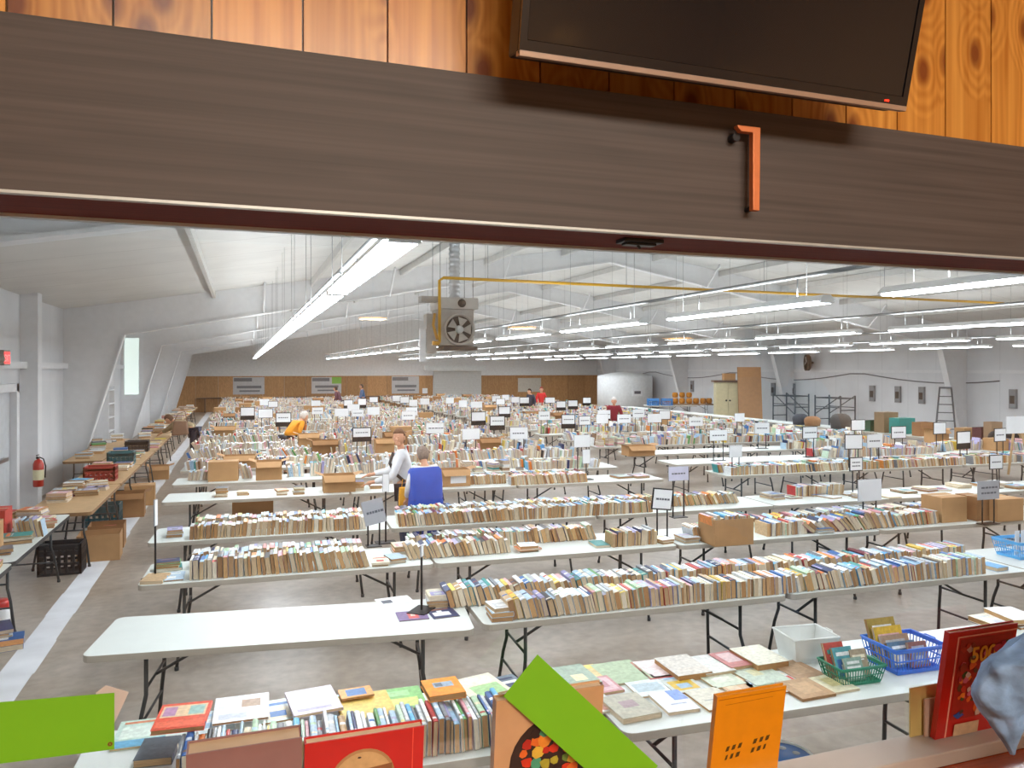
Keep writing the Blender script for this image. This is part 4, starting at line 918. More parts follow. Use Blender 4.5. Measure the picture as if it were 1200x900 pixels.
def thin_card(name, corners, col, label, cat, th=.0006, parts=None, par=None):
    p = [Vector(c) for c in corners]; n = (p[1]-p[0]).cross(p[3]-p[0]).normalized()*th; m = MB(); q = [a+n for a in p]
    m.face(p); m.face(q[::-1])
    for i in range(4): j = (i+1) % 4; m.face([p[j], p[i], q[i], q[j]])
    o = m.build(name, mat('paper_'+col, col, .6, var=.03)); tag(o, label, cat); return o
Yc = 1.3055
a, b_ = onY(134, 812, Yc), onY(134, 878, Yc)
L1 = onY(0, 823, Yc); L2 = onY(0, 895, Yc); ex = lambda A_, B_, k: A_+(B_-A_)*k
o = thin_card('price_card', [ex(a, L1, 1.5), a, b_, ex(b_, L2, 1.5)], '70b30c', 'bright green card taped level on the window pane', 'card')
q = onY(129, 872, Yc-.001); m = MB(); m.lathe([(.001, 0), (.0035, 0)], 10, M=Matrix.Translation(q) @ Matrix.Rotation(PI/2, 4, 'X')); oo = m.build('brown_spot', mat('brown_spot', '7a4a18', .6)); oo.parent = o
thin_card('paper_scrap', [onY(112, 812, 1.3075), onY(124, 803, 1.3075), onY(151, 811, 1.3075), onY(133, 850, 1.3075)], 'c2b8b2', 'grey-pink paper scrap on the pane behind the level green card', 'paper')
Yc = 1.231
A_, B_ = onY(630, 767, Yc), onY(590, 816, Yc); D_ = onY(776, 902, Yc)-A_; D_ = D_.normalized()*.33
thin_card('price_card', [B_, A_, A_+D_, B_+D_], '70b30c', 'bright green card tilted across the corner of the cookbook', 'card')
Yg2 = 1.298
def back_card(u0, u1, v, col, label, yy):
    a = onY(u0, v, yy); b = onY(u1, v-3, yy)
    m = MB(); m.box((a.x, yy, SZ_+.001), (b.x, yy+.004, a.z)); o = m.build('booklet', mat('cover_'+col, col, .5)); tag(o, label, 'book')
    m = MB(); m.box((a.x+.001, yy+.0008, SZ_+.001), (b.x-.001, yy+.0032, a.z+.0006), 0, rgb('e8e0cc')); m.build('page_block', M_PAGES, o)
back_card(1067, 1122, 807, 'd9c47e', 'pale yellow booklet leaning on the pane behind the red 500 book', 1.302); back_card(1084, 1130, 820, 'c9ac9a', 'pinkish booklet in front of the pale yellow one by the pane', 1.292)

# ================================================================ PEOPLE
def skin_mesh(verts, edges, radii, root=0, sub=2):
    me = bpy.data.meshes.new('sk'); bm = bmesh.new(); L = bm.verts.layers.skin.verify(); V = []
    for k, (p, r) in enumerate(zip(verts, radii)):
        v = bm.verts.new(p); v[L].radius = r if isinstance(r, tuple) else (r, r); v[L].use_root = (k == root); V.append(v)
    for a, b in edges: bm.edges.new((V[a], V[b]))
    bm.to_mesh(me); bm.free(); o = bpy.data.objects.new('sk', me); C.objects.link(o)
    s = o.modifiers.new('s', 'SKIN'); s.use_smooth_shade = True; u = o.modifiers.new('u', 'SUBSURF'); u.levels = u.render_levels = sub
    dg = bpy.context.evaluated_depsgraph_get(); out = bpy.data.meshes.new_from_object(o.evaluated_get(dg)); bpy.data.objects.remove(o); bpy.data.meshes.remove(me)
    out.polygons.foreach_set('use_smooth', [True]*len(out.polygons)); return out
M_SKIN = mat('skin', 'd9a283', .5, var=.04); M_EYE = mat('dark_eye', '2a1d18', .3); M_LIP = mat('lip', 'b0645a', .5)
def add_mesh(name, me, mt, par):
    me.materials.clear(); me.materials.append(mt); o = bpy.data.objects.new(name, me); C.objects.link(o); o.parent = par; return o
def person(name_loc, yaw, label, h=1.66, bend=0., top='f0f0f0', legs='2c3448', hair='6b4a35', head_yaw=0., head_nod=0., hands=None, long_hair=False, vest=None, jacket_rough=.8, shoe='2a2a2a', cat='person'):
    """local +y is forward; bend tips the trunk forward from the hips"""
    X, Y, Z = name_loc; t = empty('person', (X, Y, Z), yaw); s = h/1.7
    hip = Vector((0, 0, .92))*s
    RB = Matrix.Rotation(-bend, 3, 'X')
    def tr(x, y, z): return hip+RB @ (Vector((x, y, z))*s-hip) if z > .92 else Vector((x, y, z))*s
    pelvis = tr(0, 0, .93); waist = tr(0, .01, 1.08); chest = tr(0, .0, 1.27); neckb = tr(0, -.005, 1.42); neckt = tr(0, .015, 1.5)
    hd = neckt-neckb; HM = Matrix.Rotation(head_yaw, 3, RB @ Vector((0, 0, 1))) @ Matrix.Rotation(-bend*.75-head_nod, 3, 'X')
    hc = neckt+HM @ Vector((0, .02, .1))*s
    if hands is None: hands = [((-.24, .04, 1.12), (-.22, .2, .95)), ((.24, .04, 1.12), (.22, .2, .95))]
    V = [pelvis, waist, chest, neckb, neckt, neckt+HM @ Vector((0, .015, .03))*s, hc, hc+HM @ Vector((0, -.005, .06))*s]
    Rr = [(.12, .15), (.105, .13), (.11, .16), (.055, .05), (.047, .047), (.058, .062), (.075, .085), (.055, .065)]
    Rr = [tuple(q*s for q in r) for r in Rr]
    E = [(0, 1), (1, 2), (2, 3), (3, 4), (4, 5), (5, 6), (6, 7)]
    joints = []
    for sg, (el, wr) in zip((-1, 1), hands):
        sh = tr(sg*.16, 0, 1.39); el = Vector(el)*s if (bend > 1 or el[2] <= .92) else tr(*el); wr = Vector(wr)*s if wr[2] <= .92 or bend > .3 else Vector(wr)*s
        d = (wr-el).normalized(); i = len(V)
        side = d.cross(Vector((0, 0, 1))).normalized() if abs(d.z) < .95 else Vector((1, 0, 0)); 
        palm = wr+d*.06*s
        V += [sh, el, wr, palm]; Rr += [.052*s, .038*s, .026*s, (.016*s, .036*s)]; E += [(2, i), (i, i+1), (i+1, i+2), (i+2, i+3)]
        joints.append((sh, el, wr))
        for f, (off, ln) in enumerate(((-.03, .065), (-.01, .078), (.01, .072), (.028, .055))):
            k = len(V); b = palm+side*off*s+d*.025*s; V += [b, b+d*ln*.55*s-Vector((0, 0, .006)), b+d*ln*s-Vector((0, 0, .022))*s]; Rr += [.0095*s, .0085*s, .007*s]; E += [(i+3, k), (k, k+1), (k+1, k+2)]
        k = len(V); b = wr+d*.02*s-side*sg*.03*s; V += [b, b+d*.045*s-side*sg*.02*s]; Rr += [.011*s, .008*s]; E += [(i+2, k), (k, k+1)]
    legj = []
    for sg in (-1, 1):
        i = len(V); hp = Vector((sg*.095, 0, .86))*s; kn = Vector((sg*.1, .02, .48))*s; an = Vector((sg*.1, -.01, .08))*s; toe = Vector((sg*.11, .16, .035))*s
        V += [hp, kn, an, toe]; Rr += [.085*s, .055*s, .038*s, .03*s]; E += [(0, i), (i, i+1), (i+1, i+2), (i+2, i+3)]; legj.append((hp, kn, an, toe))
    me = skin_mesh(V, E, Rr, 0, 2)
    # face features joined into the body
    bm = bmesh.new(); bm.from_mesh(me)
    T4 = Matrix.Translation(hc) @ HM.to_4x4()
    def blob(x, y, z, rx, ry, rz_, mi):
        r = bmesh.ops.create_uvsphere(bm, u_segments=10, v_segments=8, radius=1., matrix=T4 @ Matrix.Translation(Vector((x, y, z))*s) @ Matrix.Diagonal((rx*s, ry*s, rz_*s, 1)))
        fs = set(f for v in r['verts'] for f in v.link_faces)
        for f in fs: f.material_index = mi; f.smooth = True
    blob(0, .0, .0, .078, .098, .115, 0); blob(0, .055, -.075, .04, .035, .035, 0)
    blob(0, .1, -.018, .014, .02, .026, 0)
    for sg in (-1, 1): blob(sg*.03, .086, .012, .013, .008, .008, 1); blob(sg*.08, 0, -.01, .012, .02, .032, 0)
    blob(0, .089, -.055, .026, .008, .008, 2)
    bm.to_mesh(me); bm.free(); me.materials.clear()
    for q in (M_SKIN, M_EYE, M_LIP): me.materials.append(q)
    o = bpy.data.objects.new('body', me); C.objects.link(o); o.parent = t
    # hair
    m = MB(); n = 18; prof = []
    bm = bmesh.new(); bmesh.ops.create_uvsphere(bm, u_segments=20, v_segments=14, radius=1.)
    for v in bm.verts:
        p = v.co.copy(); lim = -.1 if p.y > .1 else (-.95 if long_hair else -.75)
        if p.y > .25 and p.z < .35: p.y *= .1; p.z = max(p.z, .2)
        v.co = Vector((p.x*.09, p.y*.108-.008, max(p.z, lim)*(.122 if p.z > 0 else (.2 if long_hair else .13))))*s+Vector((0, -.004, .012))*s
    bm.transform(T4); hm = bpy.data.meshes.new('hair'); bm.to_mesh(hm); bm.free(); hm.polygons.foreach_set('use_smooth', [True]*len(hm.polygons))
    add_mesh('hair', hm, mat('hair_'+hair, hair, .8, var=.25, scale=60, bump=.4), t)
    # jacket / shirt with sleeves
    V2 = [pelvis-Vector((0, 0, .04)), waist, chest, neckb+RB @ Vector((0, 0, -.02))*s]; R2 = [(.15*s, .19*s), (.135*s, .17*s), (.14*s, .2*s), (.075*s, .08*s)]; E2 = [(0, 1), (1, 2), (2, 3)]
    for sh, el, wr in joints:
        i = len(V2); V2 += [sh, el, el.lerp(wr, .93)]; R2 += [.075*s, .058*s, .045*s]; E2 += [(2, i), (i, i+1), (i+1, i+2)]
    add_mesh('jacket', skin_mesh(V2, E2, R2, 0, 2), mat('cloth_'+top, top, jacket_rough, var=.08, scale=12, bump=.5), t)
    V3 = [pelvis]; R3 = [(.135*s, .17*s)]; E3 = []
    for hp, kn, an, toe in legj:
        i = len(V3); V3 += [hp, kn, an+Vector((0, 0, .01))]; R3 += [.1*s, .075*s, .06*s]; E3 += [(0, i), (i, i+1), (i+1, i+2)]
    add_mesh('trousers', skin_mesh(V3, E3, R3, 0, 2), mat('cloth_'+legs, legs, .85, var=.1, scale=10), t)
    for hp, kn, an, toe in legj:
        add_mesh('shoe', skin_mesh([an+Vector((0, -.03, -.045)), an.lerp(toe, .5)+Vector((0, 0, -.012)), toe+Vector((0, .04, 0))], [(0, 1), (1, 2)], [.042*s, .042*s, .034*s], 0, 2), mat('shoe_'+shoe, shoe, .5), t)
    if vest:
        m = MB(); n = 24; rings = []
        for z, w, d in ((.80, .245, .175), (.84, .25, .18), (1.0, .235, .17), (1.2, .24, .175), (1.36, .235, .16), (1.41, .2, .12)):
            i = len(m.v); 
            for k in range(n):
                a = 2*PI*k/n; cx, sy = math.cos(a), math.sin(a); e = .55
                x = w*math.copysign(abs(cx)**e, cx); y = d*math.copysign(abs(sy)**e, sy); q = Vector((x, y, z)); m.v.append(tuple(tr(*q) if z > .92 else q*s))
            rings.append(i)
        for a, b in zip(rings, rings[1:]):
            for j in range(n): m.f.append((a+j, a+(j+1) % n, b+(j+1) % n, b+j)); m.m.append(0); m.c.append((1, 1, 1)); m.smooth.append(True)
        vo = m.build('vest', mat('vest_cloth', vest, .7, var=.08, scale=6, bump=.4), t)
        m = MB(); m.box((-.245*s, -.19*s, .885*s), (.245*s, -.172*s, .895*s)); m.build('vest_seam', mat('vest_seam', '16307a', .8), vo)
    tag(t, label, cat); return t
def ground(u, Y): X = uX(u, Y); return X
# woman in white
Yw = 10.42; pw = person((ground(474, Yw), Yw, 0), math.radians(75), 'woman in a white fleece with a black strap, smiling and reaching over the fifth row', 1.66, .08, 'e9ecef', '26324a', '7a5640', head_yaw=math.radians(72), hands=[((-.24, .14, 1.08), (-.2, .42, 1.0)), ((.2, .2, 1.12), (.16, .46, 1.06))])
m = MB(); m.tube([(.03, .16, 1.34), (-.1, .19, 1.22), (-.2, .12, 1.1), (-.22, -.02, .98)], .022, 6); m.build('bag_strap', mat('black_strap', '1c1d20', .6), pw)
Yv = 9.6; person((ground(499, Yv), Yv, 0), math.radians(8), 'grey-haired person in a royal blue vest seen from behind', 1.50, .1, 'e6e6e6', '2a3c8c', '8a7a70', head_nod=.35, vest='2450b8')
# yellow bag between them
p = at(474, 583, 10.0); m = MB(); m.prism([(-.07, -.1), (.07, -.12), (.06, .1), (-.05, .12)], -.03, .03, M=Matrix.Translation((p.x, p.y, p.z)) @ Matrix.Rotation(PI/2, 4, 'X')); m.tube([(-.04, 0, .1), (-.03, 0, .25), (.03, 0, .25), (.04, 0, .1)], .006, 6)
m2 = MB(); m2.v = [tuple(Vector(v)) for v in m.v]; b = MB()
t = empty('shopping_bag', (p.x, p.y-.02, .72)); b.prism([(-.08, 0), (.08, 0), (.07, .24), (-.07, .24)], -.035, .035, M=Matrix(((1,0,0,0),(0,0,1,0),(0,1,0,0),(0,0,0,1)))); b.build('bag_body', mat('yellow_cloth', 'e8a92c', .7), t, bevel=.01)
b = MB(); b.tube([(-.04, 0, .24), (-.03, 0, .34), (.03, 0, .34), (.04, 0, .24)], .006, 6); b.build('handle', mat('yellow_cloth', 'e8a92c'), t); tag(t, 'small yellow bag held between the woman in white and the blue vest', 'bag')
# man bending by the left wall tables
Ym = 21.6; pm = person((ground(217, Ym)+.22, Ym, 0), math.radians(80), 'person in a tan jacket bending over the left wall tables', 1.7, 1.15, '9b8a6a', '1c2740', '6a4a38', hands=[((-.2, .6, .95), (-.16, .75, .86)), ((.2, .6, .95), (.16, .78, .86))])
t = empty('shoulder_bag', (ground(200, Ym)+.25, Ym-.38, .80)); m = MB(); m.prism([(-.2, 0), (.2, .02), (.17, .36), (-.15, .38)], -.09, .09, M=Matrix(((1,0,0,0),(0,0,1,0),(0,1,0,0),(0,0,0,1)))); m.build('bag_body', mat('brown_leather', '8a6a55', .6), t, bevel=.04)
m = MB(); m.tube([(-.14, 0, .36), (-.05, .1, .55), (.1, .25, .6), (.17, 0, .34)], .012, 6); m.build('strap', mat('brown_leather', '8a6a55'), t); tag(t, 'brown shoulder bag hanging from the bending person in tan', 'bag')
# small far visitors
far = [(337, 18.6, .75, 'e8961e', '2a2a30', 'd8d0c8', 'person in an orange jacket leaning over the far left rows', -60), (425, 42.5, .05, '2f5f8c', '26324a', '4a3a30', 'person in blue standing by the wood-panelled far wall', 90), (398, 38.8, .3, '5a3444', '2a2430', '3a2c28', 'person in dark maroon near the far wall banners', 60),
       (720, 22.0, .35, '8c1f33', '3a2030', 'e8e4e0', 'white-haired person in a dark red jacket among the far right rows', 150), (634, 33.0, .1, 'd8262c', '20304a', '8c2a22', 'person in a bright red top near the far wall', 170), (624, 31.6, .3, '24344a', '20283a', '2c2420', 'person in navy bending beside the one in bright red', 120)]
def aisleY(Y, X):
    rs = sorted(range(4, NR), key=lambda k: abs(rowY(ROWS[k], X)-.45-Y)); return rowY(ROWS[rs[0]], X)-.45
for u, Y, bd, c1, c2, hr, lb, yw in far:
    X = uX(u, Y); Y = aisleY(Y, X); X = uX(u, Y); person((X, Y, 0), math.radians(yw), lb, 1.64, bd, c1, c2, hr)
# the visitor at the right edge, in denim
pd = person((1.52, .62, FZ), math.radians(0), 'person in a light denim shirt at the right end of the window sill', 1.72, .1, '8fa6bd', '4a3a34', '4a3628', hands=[((-.2, .1, 1.17), (-.05, .27, 1.11)), ((.24, .04, 1.12), (.26, .2, .95))])
zd = 1.34; m = MB(); rr = random.Random(4)
path = [(1330, 700, .08), (1262, 722, .076), (1222, 752, .07), (1194, 784, .064), (1178, 812, .054), (1176, 836, .038), (1182, 860, .02), (1187, 884, .004)]
NN = 48; rings = []
from mathutils import noise as _noise
def cat(i, t):
    g = lambda k: path[max(0, min(len(path)-1, k))]
    return [.5*((2*b)+(c-a)*t+(2*a-5*b+4*c-d)*t*t+(-a+3*b-3*c+d)*t**3) for a, b, c, d in zip(g(i-1), g(i), g(i+1), g(i+2))]
fine = [cat(i, t/7) for i in range(len(path)-1) for t in range(7)]+[list(path[-1])]
for k, (u, v, r) in enumerate(fine):
    r = max(r, .003); kk = k/7
    c = at(u, v, zd+.01*kk); i = len(m.v); s_ = min(1, max(0, (kk-1)/1.6))
    dirx = Vector((CS, -SN, 0)); diry = Vector((SN, CS, 0)); upv = Vector((0, 0, 1))
    a1 = (dirx*(.55+.4*s_)+upv*(.8-.68*s_)).normalized()
    for j in range(NN):
        a = 2*PI*j/NN; q = Vector((math.cos(a)*1.3, math.sin(a)*1.3+kk*.55, kk*1.0))
        f = 1+.30*_noise.noise(q*1.1)+.14*abs(_noise.noise(q*2.6))-.06+.05*_noise.noise(q*6)
        m.v.append(tuple(c+a1*r*f*math.cos(a)+diry*r*.7*f*math.sin(a)))
    rings.append(i)
for a, b in zip(rings, rings[1:]):
    for j in range(NN): m.f.append((a+j, a+(j+1) % NN, b+(j+1) % NN, b+j)); m.m.append(0); m.c.append((1, 1, 1)); m.smooth.append(True)
sl = m.build('rolled_sleeve', mat('light_denim', '86a5cc', .9, var=.3, scale=20, bump=.6)); sl.parent = pd; sl.matrix_parent_inverse = Matrix.LocRotScale(Vector((1.52, .62, FZ)), None, None).inverted()
# ================================================================ HEATER, PIPES, WALL THINGS
hx = onY(532, 380, 10.66); X0 = hx.x; t = empty('unit_heater', (X0, 10.66, 2.72)); tag(t, 'grey gas unit heater with a round fan hanging under the roof', 'heater')
zt_, zb_ = .80, .0
M_HG = mat('heater_grey', 'a9a6a0', .5, .3, var=.1); M_HD = mat('heater_dark', '4c4742', .6, .3)
m = MB(); m.box((-.24, -.2, .1), (.24, .35, .62)); m.build('housing', M_HG, t, bevel=.01)
m = MB(); m.box((-.26, -.22, .62), (.3, .37, .78)); m.build('upper_box', mat('heater_light', 'b9b6b0', .5, .2), t, bevel=.01)
FM = Matrix.Translation((.02, -.22, .33)) @ Matrix.Rotation(PI/2, 4, 'X')
m = MB(); m.lathe([(.19, 0), (.215, .03), (.225, .03), (.225, -.02), (.19, -.02)], 32, M=FM); m.lathe([(.001, -.015), (.19, -.015)], 32, M=FM, mi=1); m.build('fan_shroud', [M_HG, M_HD], t)
for k in range(5):
    m = MB(); a = k*2*PI/5; m.face([FM @ Vector((.04*math.cos(a+s), .04*math.sin(a+s), z)) if q == 0 else FM @ Vector((.18*math.cos(a+s*1.3), .18*math.sin(a+s*1.3), z)) for q, s, z in ((0, -.3, 0), (1, -.3, .0), (1, .35, .025), (0, .3, .02))]); m.build('fan_blade', M_HG, t)
m = MB(); m.lathe([(.001, .06), (.05, .055), (.06, .0)], 20, M=FM @ Matrix.Translation((0, 0, -.01))); m.build('motor', mat('motor_grey', 'b8bcbc', .4, .5), t)
m = MB(); m.box((-.22, -.24, .04), (.28, .3, .09)); m.build('louver_rail', M_HD, t)
m = MB(); m.lathe([(.04, 0), (.06, .02), (.001, .03)], 16, M=Matrix.Translation((.05, -.225, .7)) @ Matrix.Rotation(PI/2, 4, 'X')); m.build('inducer', M_HD, t)
m = MB(); pr = []; z = .78
while z < zroof(X0)-2.72: pr += [(.075, z), (.088, z+.02), (.075, z+.04)]; z += .07
m.lathe(pr, 18, M=Matrix.Translation((.02, .05, 0))); m.build('flex_duct', mat('foil_duct', 'b9bcbe', .3, .9), t)
m = MB(); m.box((-.42, -.1, .0), (-.28, .1, .55)); m.box((-.4, -.12, .2), (-.3, -.1, .4)); m.build('control_box', M_HG, t)
m = MB(); m.box((-.5, -.03, -.12), (-.41, .03, .34)); m.build('white_duct', M_STEEL, t)
m = MB(); m.box((-.5, -.1, .72), (-.26, .1, .8)); m.build('bracket', M_HG, t)
for x, y in ((-.24, -.15), (.24, -.15), (-.24, .3), (.24, .3)):
    m = MB(); m.tube([(x, y, .78), (x, y, zroof(X0)-2.74)], .005, 5); m.build('hanger', M_GALV, t)
M_GAS = mat('yellow_gas_pipe', 'c99a22', .45)
m = MB(); Yp = 10.36; xg = onY(515, 330, Yp).x; m.tube([(xg, Yp, 2.86), (xg, Yp, 3.72), (xg+.06, Yp, 3.76), (13.4, Yp+.1, 3.72)], .022, 8)
for x in (3.3, 5.5, 8.0, 10.5, 13): m.tube([(x, Yp+.04, 3.74), (x, Yp+.04, zroof(x)-.02)], .004, 5, 1)
tag(m.build('gas_pipe', [M_GAS, M_GALV]), 'yellow gas pipe running across the hall from the unit heater', 'pipe')
m = MB(); m.tube([(xg-.04, Yp-.04, 2.9), (xg-.1, Yp-.05, 3.1), (xg-.08, Yp-.05, 3.26)], .02, 8); m.tube([(xg-.12, Yp-.08, 2.85), (xg-.02, Yp-.08, 2.85)], .03, 8); tag(m.build('gas_valve', mat('brass_valve', 'b98a3a', .4, .5)), 'brass gas valve on the yellow pipe beside the heater', 'valve')
# exit sign, extinguisher, wall signs on the left
p = onY(15, 420, 13.9); xw = XL+.17
p = Vector((xw, 14.0, 2.55)); t = empty('exit_sign', p); tag(t, 'glowing red exit sign above the door on the left wall', 'sign')
m = MB(); m.box((0, -.17, 0), (.06, .17, .24)); m.build('housing', mat('grey_housing', '8c8c84', .5), t)
m = MB(); m.box((.06, -.15, .03), (.064, .15, .21)); m.build('lit_face', mat('exit_red', 'ff4040', .5, emit='ff3030', es=2.), t)
m = MB(); m.lathe([(.001, .07), (.06, .05), (.07, 0)], 14, M=Matrix.Translation((.04, -.3, .1)) @ Matrix.Rotation(PI/2, 4, 'Y')); m.build('emergency_lamp', mat('grey_housing', '8c8c84'), t)
cu = text('EXIT', .15, 'ffe0dc', t, 0, 0); cu.matrix_local = Matrix.Translation((.066, -.16, .065)) @ Matrix.Rotation(PI/2, 4, 'Z') @ Matrix.Rotation(PI/2, 4, 'X')
pe = onY(45, 568, 15.45); t = empty('fire_extinguisher', (XL+.40, 15.72, .0)); t.location = (onY(45, 550, 15.55).x, 15.55, 0.42); tag(t, 'red fire extinguisher on the white pilaster of the left wall', 'extinguisher')
M_RD = mat('red_enamel', 'c0241c', .3, coat=.4)
m = MB(); m.lathe([(.001, 0), (.075, 0), (.085, .02), (.085, .4), (.06, .46), (.025, .48), (.025, .5)], 20); m.build('cylinder', M_RD, t)
m = MB(); m.lathe([(.0862, .12), (.0862, .3)], 20); m.build('label_band', mat('cream_label', 'e6dfb8', .5), t)
m = MB(); m.box((-.02, -.09, .5), (.02, .03, .53)); m.box((-.012, -.12, .55), (.012, .02, .565)); m.build('lever', M_BLK, t)
m = MB(); m.tube([(0, .02, .52), (.06, .08, .48), (.1, .06, .35), (.095, .03, .15)], .011, 8); m.build('hose', M_BLK, t)
for k, (y, z) in enumerate(((29.6, 1.95), (30.5, 1.9), (29.9, 1.45))):
    m = MB(); m.lathe([(.001, .04), (.14, .035), (.16, 0)], 14, M=Matrix.Translation((XL+.01, y, z)) @ Matrix.Rotation(PI/2, 4, 'Y')); tag(m.build('round_wall_box', mat('grey_box', '8a8e92', .5)), ['upper round grey fitting on the left wall', 'smaller round grey fitting further along the left wall', 'lower round grey fitting on the left wall'][k], 'fitting', 'round fittings on the left wall')
# bookcase leaning against second column on the left
t = empty('shelf_unit', (-3.69, 22.9, 0)); tag(t, 'tall white shelf unit of books against the left wall beyond the first sloping column', 'shelf')
m = MB(); m.box((0, 0, 0), (.03, 1.0, 2.0)); m.box((.03, 0, 0), (.35, .03, 2.0)); m.box((.03, .97, 0), (.35, 1.0, 2.0))
m.build('carcass', M_STEEL, t)
for k in range(6): m = MB(); m.box((.03, .03, .05+k*.37), (.35, .97, .08+k*.37)); m.build('shelf', M_STEEL, t)
for k in range(5): rank((-3.63, 22.95, 0), (0, 1, 0), .0, .85, 'shelf unit', z=.083+k*.37, h=(.2, .26), depth=(.18, .25), lean=(0, .1), th=(.02, .05))
# ---- tables along the left wall
GL = 'tables along the left wall'
def ltable(x, y, kind, lb, L=2.44): table(x, y, PI/2, kind, L, lb, GL)
ltable(-1.95, 5.62, 'dark', 'black-edged table of the left wall nearest the window'); ltable(-1.95, 8.1, 'dark', 'black-edged table of the left wall before the plywood ones')
for k in range(5): ltable(-1.74, 10.62+k*2.47, 'wood', 'plywood table of the aisle line, %s from the window' % ordw(k+1))
for k in range(2): table(-2.52, 16.5+k*2.47, PI/2, 'wood', 2.44, 'plywood table of the wall line, %s from the window' % ordw(k+1), GL, D=.68)
for k in range(6): ltable(-1.9, 23.2+k*2.47, 'wood', 'far plywood table along the left wall, %s beyond the bending person' % ordw(k+1))
def lcar(x, y, z, w, d, h, lb, **kw): carton(x, y, z, w, d, h, kw.pop('rz', .05), lb, 'boxes along the left wall', **kw)
lcar(-2.66, 8.3, TBH, .5, .34, .3, 'open tan box with a blue stripe on the black-edged table', open_=False); lcar(-2.7, 9.1, TBH, .42, .34, .3, 'red printed box behind the tan one on the black-edged table', open_=False, m_=mat('red_card', 'c23a30', .6))
rank((-2.55, 9.2, 0), (1, 0, 0), .35, .6, 'black-edged wall table', lean=(0, .2), h=(.16, .2), tall=0)
for k, (x, y, n_) in enumerate(((-2.2, 8.5, 2), (-2.4, 8.9, 2), (-2.15, 9.0, 3), (-2.2, 9.5, 2), (-2.45, 9.9, 3), (-2.15, 10.0, 4), (-2.3, 10.3, 6), (-2.15, 7.9, 2), (-2.4, 8.2, 1), (-2.2, 7.5, 2), (-2.5, 7.2, 2), (-2.1, 9.75, 3), (-2.6, 10.3, 5))): flat_stack(x, y, R.uniform(-.3, .3)+PI/2, n_, 'black-edged wall table', size=(.2, .27))
for y in [11.6+.45*k for k in range(22)]:
    if R.random() < .8: flat_stack(-1.95+R.uniform(-.1, .05), y, R.uniform(-.3, .3)+PI/2, R.randint(1, 5), 'plywood wall tables', size=(.2, .27))
    if R.random() < .8: flat_stack(-2.3+R.uniform(-.05, .05), y, R.uniform(-.3, .3)+PI/2, R.randint(2, 8), 'plywood wall tables', size=(.2, .27))
    if y > 16.6 and y < 23.5: flat_stack(-2.95+R.uniform(-.2, .2), y, R.uniform(-.3, .3)+PI/2, R.randint(2, 9), 'plywood wall tables', size=(.2, .27))
for y in [23.3+.35*k for k in range(40)]:
    flat_stack(-2.1+R.uniform(-.1, .1), y, R.uniform(-.3, .3)+PI/2, R.randint(1, 6), 'far left wall tables', size=(.2, .27)); flat_stack(-2.45, y, R.uniform(-.3, .3)+PI/2, R.randint(1, 6), 'far left wall tables', size=(.2, .27))
# crates and boxes under the left tables
def crate(x, y, w, d, h, col, lb, z=0., rz=0.):
    t = empty('plastic_crate', (x, y, z+.001), rz); m = MB(); th = .012; mt = mat('crate_'+col, col, .45)
    m.box((0, 0, 0), (w, d, th))
    for (a, b) in (((0, 0), (w, 0)), ((0, d), (w, d)), ((0, 0), (0, d)), ((w, 0), (w, d))):
        A, B = Vector(a+(0,)), Vector(b+(0,))
        for k in range(7): p = A.lerp(B, k/6); m.box((p.x-.012, p.y-.012, 0), (p.x+.012, p.y+.012, h))
        for zz in (0, h*.35, h*.7, h-.03): m.box((min(a[0], b[0])-.012, min(a[1], b[1])-.012, zz), (max(a[0], b[0])+.012, max(a[1], b[1])+.012, zz+(.06 if zz > h*.6 else .03)))
    m.build('body', mt, t); tag(t, lb, 'crate'); return t
for _k, (_y, _c, _n) in enumerate(((13.4, 'b03a34', 'dull red'), (15.6, '2a6f78', 'teal'), (17.9, '30343a', 'charcoal'))):
    BOOKS[:] = [b for b in BOOKS if not (b['where'] == 'plywood wall tables' and -2.5 < b['M'].translation.x < -1.6 and _y-.2 < b['M'].translation.y < _y+.55)]
    crate(-2.3, _y, .42, .32, .2, _c, '%s shallow crate standing on the plywood tables of the left wall' % _n, z=TBH)
crate(-2.3, 10.57, .45, .3, .34, '20242a', 'black plastic crate on the floor under the first plywood table'); crate(-2.35, 13.6, .5, .4, .3, '1f5560', 'dark teal crate on the floor behind the second plywood table', z=.0)
lcar(-2.0, 11.15, 0, .5, .4, .34, 'brown box with red books under the plywood table', open_=True, flaps=False); lcar(-2.0, 11.9, 0, .45, .4, .32, 'second brown box under the plywood table', open_=True, flaps=False, m_=M_CB2); lcar(-2.05, 14.25, 0, .5, .45, .4, 'tall brown box under the second plywood table', open_=True, m_=M_CB2)
lcar(-2.0, 15.4, 0, .5, .4, .36, 'tan box under the third plywood table', open_=False); lcar(-1.95, 18.9, 0, .4, .4, .3, 'tan box on the floor past the plywood tables', open_=True)
for (x, y, n_) in ((-1.85, 11.15, 1), (-1.85, 11.9, 2)): flat_stack(x+.1, y+.2, .1, 3, 'floor boxes', z=.2, size=(.18, .24), cname='red')
flat_stack(-2.15, 8.25, .3, 5, 'floor under the black-edged table', z=0, size=(.25, .32)); flat_stack(-2.4, 8.1, -.3, 3, 'floor under the black-edged table', z=0, size=(.22, .3), cname='yellow'); flat_stack(-2.5, 8.7, .1, 2, 'floor under the black-edged table', z=0, size=(.4, .3), cname='white')
t = empty('storage_can', (-1.98, 8.02, 0)); m = MB(); m.lathe([(.001, .001), (.09, .001), (.09, .26), (.075, .28), (.001, .28)], 18); m.build('body', M_RD, t); m = MB(); m.lathe([(.091, .08), (.091, .2)], 18); m.build('label_band', M_CARD, t); tag(t, 'red can with a pale label on the floor behind the black table legs', 'can'); t.location.y = 8.6; t.location.x = -2.2
